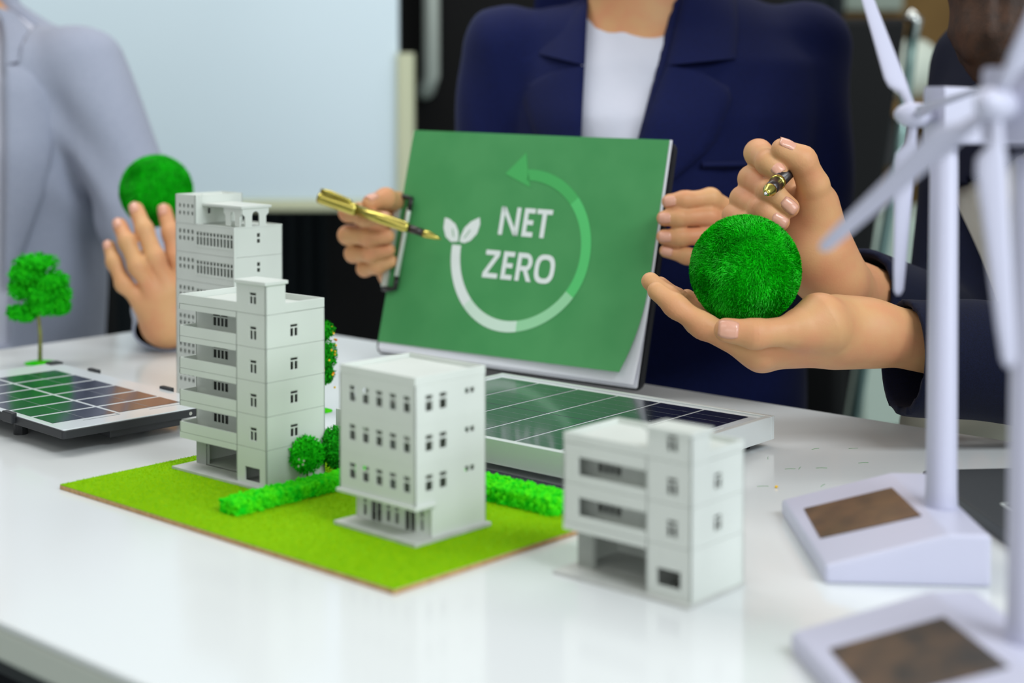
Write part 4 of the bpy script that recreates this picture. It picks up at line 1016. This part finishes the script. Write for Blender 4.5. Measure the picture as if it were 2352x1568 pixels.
    def rings(r_):                                                # forearm sleeve flattened where it rests on the table
        ax_ = Vector(cuff-cel).normalized(); sx = ax_.cross(Vector((0,0,1))).normalized(); sz = sx.cross(ax_); v = []; n_ = 32
        for t_, a_, b_ in r_:
            p_ = Vector(cel)+(Vector(cuff)-Vector(cel))*t_
            v += [tuple(p_+sx*a_*math.cos(2*PI*k/n_)+sz*b_*math.sin(2*PI*k/n_)*(1 if math.sin(2*PI*k/n_) > 0 else .92)) for k in range(n_)]
        return v, [(i*n_+k, i*n_+(k+1)%n_, (i+1)*n_+(k+1)%n_, (i+1)*n_+k) for i in range(len(r_)-1) for k in range(n_)]
    obj('sleeve', *rings([(0,.042,.042),(.25,.045,.044),(.45,.043,.038),(.62,.0445,.034),(.80,.042,.029),(.95,.0425,.0275),(1.0,.0425,.0275),(1.0,.0395,.0245)]), 'greyblue', j, True)
    obj('cuff_lining', *rings([(.5,.034,.026),(.8,.038,.0242),(.995,.0396,.0246)]), 'trouser_dark', j, True)
    L = lambda nm, i, o_, th: lapel(j, nm, i, o_, lv, c, yaw, .018, th, 'greyblue')
    L('lapel', [(12,150),(11,300),(10,480),(8,640)], [(92,150),(146,178),(112,420),(20,660)], .005)
    L('collar', [(20,20),(16,90),(12,150)], [(60,30),(112,80),(136,122)], .006)
    def trousers(P):
        d = loft(P, [(.44,0,.02,.17,.14),(.50,0,.02,.182,.145),(.60,0,.01,.175,.14)], c, yaw)-.008
        for k, f_ in ((kneeL, ftL), (kneeR, ftR)): d = smin(d, chain(P, [np.array([k[0]*.6+c[0]*.4, c[1]-.02, .52]), k, f_+np.array([0,0,.04])], [.092,.074,.058], .02), .04)
        return d
    obj('trousers', *nets(trousers, (-1.05,1.52,.04), (-.40,2.32,.66), .012), 'trouser_dark', b, True)
    def hair(P):
        cs, sn = math.cos(yaw), math.sin(yaw); Q = [(P[0]-headc[0])*cs+(P[1]-headc[1])*sn, -(P[0]-headc[0])*sn+(P[1]-headc[1])*cs, P[2]-headc[2]]
        return np.maximum(ellip(Q, (0,.014,.045), (.088,.106,.090)), -ellip(Q, (0,-.09,-.035), (.07,.085,.10)))
    obj('hair', *nets(hair, headc-.17, headc+.17, .008), 'hair_black', b, True)
    for x_ in (ftL, ftR): obj('shoe', *nets(lambda P: np.maximum(smin(cone(P, x_+np.array([0,.03,-.02]), x_+np.array([0,-.16,-.04]), .05, .038), cone(P, x_, x_+np.array([0,-.05,-.02]), .047, .04), .02), .004-P[2]), x_-.25, x_+.17, .01), 'key_black', b, True)
man()

# ------------------------------------------------------------------ person on the right: palm with the ball, other hand with a pen
def right_person():
    c = (.585, 1.52); yaw = -1.05
    lv = [(.50,0,.0,.165,.125),(.66,0,0,.138,.105),(.80,0,0,.146,.108),(.93,0,-.012,.156,.122),(1.02,0,-.006,.160,.110),(1.08,0,.004,.155,.088),(1.12,0,.012,.115,.066),(1.16,0,.016,.06,.05)]
    shN, shF = np.array([.60, 1.36, 1.055]), np.array([.497, 1.62, 1.050])       # near (left) and far (right) shoulder
    elN, elF = D(2620, 880, 1.27), D(2195, 770, 1.52)
    wrN, wrF = D(2030, 770, 1.245), D(1915, 635, 1.325)
    headc = np.array([.485, 1.44, 1.36]); neck0, neck1 = np.array([.56, 1.50, 1.09]), np.array([.515, 1.465, 1.25])
    kneeN, kneeF = D(2255, 1005, 1.46), D(2330, 1040, 1.62); ftN, ftF = kneeN+np.array([.05,.1,-.60]), kneeF+np.array([.05,.05,-.58])
    hip = np.array([.60, 1.55, .60])
    def bone(P):
        d = loft(P, lv, c, yaw)
        for s, e, w_ in ((shN, elN, wrN), (shF, elF, wrF)): d = smin(d, chain(P, [s, e, w_], [.042,.036,.022], .02), .03)
        d = smin(d, cone(P, neck0, neck1, .050, .046), .03); d = smin(d, head_fn(P, headc, yaw), .015)
        for k, f_ in ((kneeN, ftN), (kneeF, ftF)): d = smin(d, chain(P, [hip, k, f_, f_+np.array([-.12,-.04,-.03])], [.075,.052,.038,.03], .02), .04)
        return d
    g = 1.205                                                     # palm up, thumb side towards the camera
    fb = [([(1742,806,g),(1614,748,g+.006),(1552,703,g+.012),(1508,668,g+.016)], [12.5,9.4,8.5,7.4]),
          ([(1748,812,g+.020),(1604,740,g+.026),(1538,686,g+.032),(1494,646,g+.036)], [12.5,9.6,8.6,7.4]),
          ([(1752,800,g+.040),(1618,736,g+.046),(1556,690,g+.052),(1516,655,g+.056)], [12,9.2,8.4,7.2]),
          ([(1768,786,g+.056),(1664,738,g+.060),(1616,708,g+.064),(1578,682,g+.068)], [11,8.2,7.4,6.6]),
          ([(1896,752,g-.006),(1815,760,g-.017),(1734,767,g-.024),(1668,758,g-.022)], [17,11.6,10.6,9.4])]
    pb = [((1748,800,g+.004),(1905,762,g+.014),14,21), ((1750,802,g+.022),(1912,765,g+.024),14,21), ((1756,796,g+.040),(1920,765,g+.034),13.5,20), ((1772,786,g+.054),(1930,765,g+.040),12.5,19),
          ((1882,734,g-.004),(1845,750,g-.010),20,14), ((1925,760,g+.020),(1995,762,g+.026),22.5,20.5), ((1925,760,g+.034),(2000,765,g+.034),20,19), ((1995,764,g+.030),(2170,792,g+.050),21.5,25)]
    e = 1.295                                                     # curled writing hand
    fp = [([(1818,452,e+.056),(1742,352,e+.026),(1766,374,e-.008),(1786,394,e-.014)], [11.5,11.0,10.0,8.6]),
          ([(1812,480,e+.058),(1728,412,e+.026),(1768,440,e-.010),(1812,476,e-.012)], [11.5,11.0,10.0,8.8]),
          ([(1805,512,e+.056),(1708,458,e+.026),(1748,482,e-.008),(1791,508,e-.010)], [11,10.6,9.6,8.4]),
          ([(1798,545,e+.052),(1688,496,e+.026),(1722,514,e-.002),(1758,532,e-.004)], [10,9.6,8.8,7.8]),
          ([(1880,520,e+.016),(1868,425,e-.004),(1842,368,e-.014),(1797,343,e-.016)], [18,13.5,11.2,9.4])]
    pp = [((1820,455,e+.054),(1880,590,e+.030),13,20), ((1812,482,e+.056),(1882,595,e+.030),13,20), ((1804,514,e+.054),(1870,600,e+.030),13,20), ((1798,546,e+.050),(1860,605,e+.030),12,20),
          ((1872,470,e+.016),(1885,570,e+.020),19,23), ((1838,500,e+.030),(1862,580,e+.022),22,24), ((1880,585,e+.026),(1918,645,e+.030),24,23.5), ((1918,645,e+.030),(2010,690,e+.110),23.5,26)]
    (hb, fgb), (hp, fgp) = hand(fb, pb, .0012), hand(fp, pp, .0013)
    b = body_mesh('person', bone, (.20,1.10,0), (.95,1.80,1.52), .012, [hb, hp])
    tag(b, 'person at the right edge in a dark jacket and pale shirt with long brown hair', 'person')
    nail(b, fgb[4][0][3], fgb[4][0][2], (.0,-.97,.25), fgb[4][1][3], .92); 
    nail(b, fgp[0][0][3], fgp[0][0][2], (.1,-1,.15), fgp[0][1][3], .8); nail(b, fgp[1][0][3], fgp[1][0][2], (.35,-1,-.1), fgp[1][1][3], .75); nail(b, fgp[2][0][3], fgp[2][0][2], (.35,-1,-.1), fgp[2][1][3], .75)
    nail(b, fgp[4][0][3], fgp[4][0][2], (.25,-.6,.8), fgp[4][1][3], .8)
    face_parts(b, headc, yaw)
    obj('shirt', *nets(lambda P: np.maximum(loft(P, lv, c, yaw)-.012, P[2]-1.13), (.36,1.30,.62), (.80,1.76,1.16), .008), 'shirt_cream', b, True)
    cfN = D(2072, 818, 1.240); cfF = D(1965, 668, 1.37)
    def jacket(P):
        d = loft(P, lv, c, yaw)-.022
        d = smin(d, cone(P, shN, shF, .046, .046), .03)
        z0_ = .905+(P[0]-.40)*.9
        d = np.maximum(d, -np.maximum(np.maximum(P[2]-z0_, P[1]-1.53), P[0]-.64))
        far = chain(P, [shF, elF, cfF], [.056,.050,.040], .02); near = chain(P, [shN, elN], [.056,.054], .02)
        d = smin(smin(d, far, .012), near, .012)
        for w_, e_, r_, q in ((cfF, elF, .033, .0),):
            dv = (w_-e_)/np.linalg.norm(w_-e_)
            d = np.maximum(d, -cone(P, w_-dv*.07, w_+dv*.08, r_, r_))
            pl_ = (P[0]-w_[0])*dv[0]+(P[1]-w_[1])*dv[1]+(P[2]-w_[2])*dv[2]-q
            nr = np.sqrt((P[0]-w_[0])**2+(P[1]-w_[1])**2+(P[2]-w_[2])**2)-.075
            d = np.maximum(d, -np.maximum(nr, -pl_))
        return np.maximum(d, .60-P[2])
    jk = obj('jacket', *nets(jacket, (.26,1.12,.58), (.95,1.80,1.18), .0050), 'midnight', b, True)
    a0 = D(2600, 850, 1.27)
    def sleeve(P):                                                # wide cuff hanging below the wrist
        dv = (cfN-a0)/np.linalg.norm(cfN-a0)
        o_ = cone(P, a0, cfN+dv*.05, .052, .0452)+.0012*np.sin(70*P[0]+30*P[2])*np.sin(55*P[2]+1)
        i_ = cone(P, cfN-dv*.10, cfN+dv*.10, .0400, .0405)
        pl_ = (P[0]-cfN[0])*dv[0]+(P[1]-cfN[1])*dv[1]+(P[2]-cfN[2])*dv[2]
        return np.maximum(np.maximum(o_, -i_), pl_)
    obj('sleeve', *nets(sleeve, np.minimum(a0, cfN)-.07, np.maximum(a0, cfN)+.07, .0029), 'midnight', jk, True)
    def trousers(P):
        d = loft(P, [(.48,0,.02,.15,.13),(.56,0,.02,.165,.135),(.68,0,.01,.155,.125)], c, yaw)-.008
        for k, f_ in ((kneeN, ftN), (kneeF, ftF)): d = smin(d, chain(P, [hip, k, f_+np.array([0,0,.04])], [.088,.072,.056], .02), .04)
        return d
    obj('trousers', *nets(trousers, (.18,1.24,.04), (.85,1.80,.80), .012), 'trouser_beige', b, True)
    def hair(P):
        cs, sn = math.cos(yaw), math.sin(yaw); Q = [(P[0]-headc[0])*cs+(P[1]-headc[1])*sn, -(P[0]-headc[0])*sn+(P[1]-headc[1])*cs, P[2]-headc[2]]
        d = smin(ellip(Q, (0,.016,.04), (.088,.104,.094)), ellip(Q, (0,.065,-.06), (.09,.055,.15)), .04); d = np.maximum(d, -ellip(Q, (0,-.10,-.03), (.06,.08,.11)))
        a = D(2300, -260, 1.40); d = smin(d, chain(P, [D(2330,-330,1.44), D(2305,-60,1.40), D(2300,90,1.39), D(2290,175,1.39)], [.050,.046,.040,.014], .02), .02)
        return d+.0016*np.sin(420*(P[0]+.35*P[1])+5*np.sin(14*P[2]))+.0012*np.sin(230*(P[0]-.5*P[1])+4*np.sin(11*P[2]+1))
    obj('hair', *nets(hair, (.33,1.30,1.0), (.66,1.64,1.53), .0038), 'hair_brown', b, True)
    for x_ in (ftN, ftF): obj('shoe', *nets(lambda P: np.maximum(smin(cone(P, x_+np.array([.03,0,-.02]), x_+np.array([-.14,-.04,-.04]), .048, .036), cone(P, x_, x_+np.array([-.05,0,-.02]), .045, .04), .02), .004-P[2]), x_-.24, x_+.16, .01), 'key_black', b, True)
    # amber beads showing under the sleeve
    bd = thing('bead_bracelet', 'row of orange-brown beads peeking out under the dark sleeve', 'bracelet', tuple(D(2246, 930, 1.30)))
    o0 = D(2246, 930, 1.30)
    for px in (2186, 2252, 2316): obj('bead', ICO2_V*np.array([.0105,.0105,.0095])+(D(px, 932, 1.30)-o0), ICO2_F, 'amber', bd, True)
right_person()

# ------------------------------------------------------------------ pens
def pen(label, a, b, stages):
    """stages: (name, material, [(t, r_mm), ...]) along a->b, first is the root part"""
    a, b = Vector(a), Vector(b); t = thing('pen', label, 'pen', tuple(a))
    for nm, m, pr in stages: MB().tube([tuple((b-a)*q) for q, _ in pr], [r*.001 for _, r in pr], 18).build(nm, m, t, True)
    return t
a, b = D(730, 452, 1.598), D(1013, 549, 1.566)
pn = pen('gold pen pointing at the green sheet in the hand at the left of the clipboard', a, b,
    [('cap', 'gold', [(0,3),(.008,5.6),(.03,6.2),(.30,6.4),(.32,6.2)]), ('barrel', 'gold', [(.32,5.8),(.55,5.7),(.72,5.4),(.742,4.9)]), ('grip', 'pen_dark', [(.742,4.2),(.86,4.0)]), ('nib', 'gold', [(.86,4.2),(.90,4.1),(.96,2.4),(1.0,.6)])])
ab = Vector(b)-Vector(a); s = Vector((0,-.3,1)).normalized()
MB().tube([tuple(ab*.03+s*.0085), tuple(ab*.10+s*.0095), tuple(ab*.26+s*.0080), tuple(ab*.28+s*.0068)], [.0022,.0024,.0020,.0016], 8).build('pocket_clip', 'gold', pn, True)
a, b = D(1853, 354, 1.335), D(1757, 447, 1.238)
pen('dark brown ballpoint pen with gold tip in the curled hand above the moss ball', a, b,
    [('end_button', 'gold', [(0,2.4),(.03,3.2),(.09,3.4)]), ('barrel', 'pen_dark', [(.09,4.8),(.30,5.6),(.70,6.0)]), ('ring', 'gold', [(.70,6.5),(.715,6.6),(.74,6.5)]), ('grip', 'pen_dark', [(.74,6.0),(.885,5.2)]),
     ('nib', 'gold', [(.885,5.6),(.90,5.5),(.955,3.0),(.965,2.2)]), ('point', 'chrome', [(.965,1.9),(.985,1.5),(1.0,.6)])])

# ------------------------------------------------------------------ laptop and crumb
lc = T(2112, 1080, .010)
lp = thing('laptop', 'dark grey laptop lying behind the second toy turbine', 'laptop', (lc[0], lc[1], TZ), math.radians(5))
bevel(MB().prism(rrect(0, .22, -.30, 0, .008), .0008, .0105).build('keyboard_deck', 'laptop_grey', lp), .0012)
wl_ = bevel(MB().box(.022, .125, -.20, -.098, .0105, .0109).build('key_well', 'key_black', lp), .0002)
for i in range(6):
    for j in range(6): bevel(MB().box(.0245+i*.0168, .0395+i*.0168, -.1155-j*.0168, -.1005-j*.0168, .0109, .0122).build('key', 'key_black', wl_), .0004)
m = MB().box(.021, .126, -.098, -.0968, .0105, .0112).box(.021, .0222, -.20, -.098, .0105, .0112); m.build('bezel', 'aluminium', lp)
for x, y in ((.02,-.02),(.2,-.02),(.02,-.28),(.2,-.28)): MB().tube([(x,y,0),(x,y,.0012)], .006, 10).build('foot', 'frame_black', lp)
ld = MB(); ld.add([(.212,-.30,.0105),(.219,-.30,.0105),(.219,0,.0105),(.212,0,.0105),(.292,-.30,.19),(.298,-.30,.188),(.298,0,.188),(.292,0,.19)], [(0,3,2,1),(4,5,6,7),(0,1,5,4),(1,2,6,5),(2,3,7,6),(3,0,4,7)])
bevel(ld.build('screen_lid', 'laptop_grey', lp), .001)
cp_ = T(1783, 1121, .0)
v = ICO_V*np.array([.0013,.0012,.0011])*(1+rng.uniform(-.25,.25,(len(ICO_V),1))); v[:,2] -= v[:,2].min()
o = obj('crumb', v, ICO_F, 'fruit_yellow'); o.location = (cp_[0], cp_[1], TZ); tag(o, 'tiny yellow crumb lying on the bare white table top', 'crumb')

for px, py, a_ in ((1764,1052,1.4),(1815,1077,.1),(1837,1075,1.2),(1887,1075,0),(1960,1030,.3),(1873,1031,.6),(1752,1117,.1),(1890,1115,1.0),(1983,1063,.2)):
    q = T(px, py, 0); L_ = .0042; c_, s_ = math.cos(a_), math.sin(a_)
    o = MB().tube([(-L_*c_,-L_*s_,.0002), (0,.0006,.0003), (L_*c_,L_*s_,.0002)], .00011, 5).build('moss_fibre', 'leaf_dark', None, True); o.location = (q[0], q[1], TZ)
    tag(o, 'stray thread of green moss lying on the bare white table top', 'fibre', 'stray moss threads on the table')

# ================================================================== CHAIRS AND BACKGROUND THINGS
def chair(label, loc, rz, back_h=.42, group=None):
    t = thing('office_chair', label, 'chair', loc, rz, group)
    bevel(MB().prism(rrect(-.24, .24, -.23, .23, .06), .40, .46).build('seat', 'chair_black', t), .012)
    bk = bevel(MB().prism(rrect(-.215, .215, .20, .245, .02), .52, .52+back_h).build('backrest', 'chair_black', t), .012)
    MB().tube([(0,.20,.42),(0,.27,.44),(0,.275,.60)], .016, 10).build('back_support', 'dark_metal', t, True)
    MB().tube([(0,0,.10),(0,0,.40)], .028, 14).build('gas_column', 'dark_metal', t, True)
    for i in range(5):
        an_ = 2*PI*i/5+.3; x, y = .29*math.cos(an_), .29*math.sin(an_)
        lg = MB().tube([(0,0,.12),(x,y,.075)], [.024,.014], 8).build('leg', 'chrome', t, True)
        MB().tube([(x-.012*math.sin(an_),y+.012*math.cos(an_),.0285),(x+.012*math.sin(an_),y-.012*math.cos(an_),.0285)], .028, 14).build('wheel', 'key_black', lg, True)
    return t
chair('black office chair under the seated person in the navy blazer', (.19, 1.86, 0), math.radians(-10), .36)
chair('black office chair under the seated person in the grey jacket', (-.76, 2.16, 0), math.radians(18), .36)
chair('black office chair at the far right under the person with brown hair', (.73, 1.56, 0), math.radians(-60), .36)
# empty high-backed chair behind the blazer
p = D(1990, 60, 2.55)
t = thing('visitor_chair', 'empty high-backed black chair with pale metal side frame behind the blazer', 'chair', (p[0], 2.55, 0), math.radians(-6))
bk_ = MB(); zt_ = p[2]+.012
bk_.add([(-.125,-.02,.44),(-.04,-.02,.44),(-.04,.03,.44),(-.125,.03,.44),(-.125,-.02,.72),(.004,-.02,.72),(.004,.03,.72),(-.125,.03,.72),(-.125,-.02,zt_),(.062,-.02,zt_),(.062,.03,zt_),(-.125,.03,zt_)],
        [(0,3,2,1),(8,9,10,11)]+[(a+i, a+(i+1)%4, a+4+(i+1)%4, a+4+i) for a in (0,4) for i in range(4)])
bevel(bk_.build('backrest', 'chair_black', t), .010)
bevel(MB().prism(rrect(-.20, .10, -.46, -.01, .04), .42, .48).build('seat', 'chair_black', t), .012)
MB().tube([(.076,.02,p[2]-.02),(.052,.01,.90),(.020,0,.72),(-.02,0,.46)], .010, 10).build('side_frame', 'teal_glass', t, True)
MB().tube([(.076,.02,p[2]-.02),(.080,.012,p[2]+.010),(.066,.01,p[2]+.020)], .012, 10).build('frame_finial', 'chrome', t, True)
for x, y in ((-.18,-.42),(.08,-.42),(-.18,-.03),(.08,-.03)): MB().tube([(x,y,0),(x,y,.43)], .013, 10).build('leg', 'chrome', t, True)
# pale cushion on a brown wall shelf, pale storage cabinet below
q0 = D(2105, 232, 3.7)
sh_ = thing('wall_shelf', 'brown wooden wall shelf carrying a pale cushion in the far background', 'shelf', (q0[0]+.25, 3.9, 0))
bevel(MB().box(-.36, 1.0, -.2, .7, q0[2]-.035, q0[2]).build('shelf_board', 'wall_tan', sh_), .004)
for x in (-.3, .9): MB().box(x-.012, x+.012, -.15, .7, q0[2]-.16, q0[2]-.035).build('bracket', 'dark_metal', sh_)
sq = D(2105, 150, 3.7)
V, Q = nets(lambda P: np.sqrt(((P[0])/.085)**2+((P[1])/.07)**2+((P[2]-.075)/.076)**2+.15*((P[0]/.085)**4)+.0)*.07-.07+.004*np.sin(40*P[0])*np.sin(33*P[2]), (-.13,-.12,-.03), (.13,.12,.19), .008)
o = obj('cushion', V, Q, 'cushion', None, True); o.location = (sq[0], 3.78, q0[2]); tag(o, 'pale rounded cushion on the brown shelf behind the turbines', 'cushion')
pc = thing('storage_cabinet', 'pale grey-green storage cabinet on the floor behind the black chair', 'cabinet', (D(1985, 600, 3.3)[0], 3.3, 0))
ztop = D(2000, 505, 3.3)[2]
bevel(MB().box(0, .42, .012, .45, .03, ztop).build('body', 'wall_pale', pc), .004)
for i in range(2):
    dd = bevel(MB().box(.004+i*.21, .206+i*.21, 0, .012, .05, ztop-.02).build('cabinet_door', 'wall_pale', pc), .003)
    MB().tube([(.175+i*.07,-.012,ztop-.2),(.175+i*.07,-.012,ztop-.08)], .005, 8).build('handle', 'chrome', dd, True)
MB().box(.02, .40, .03, .43, 0, .03).build('plinth', 'dark_metal', pc)
q = D(1950, 22, 4.5); q2 = D(2085, 22, 4.5)
o = bevel(MB().box(q[0], q2[0], 4.56, 4.6, q[2], q[2]+.5).build('wall_picture', 'wall_pale', None), .004); tag(o, 'pale rectangular panel hung on the tan wall at the top right', 'wall panel')
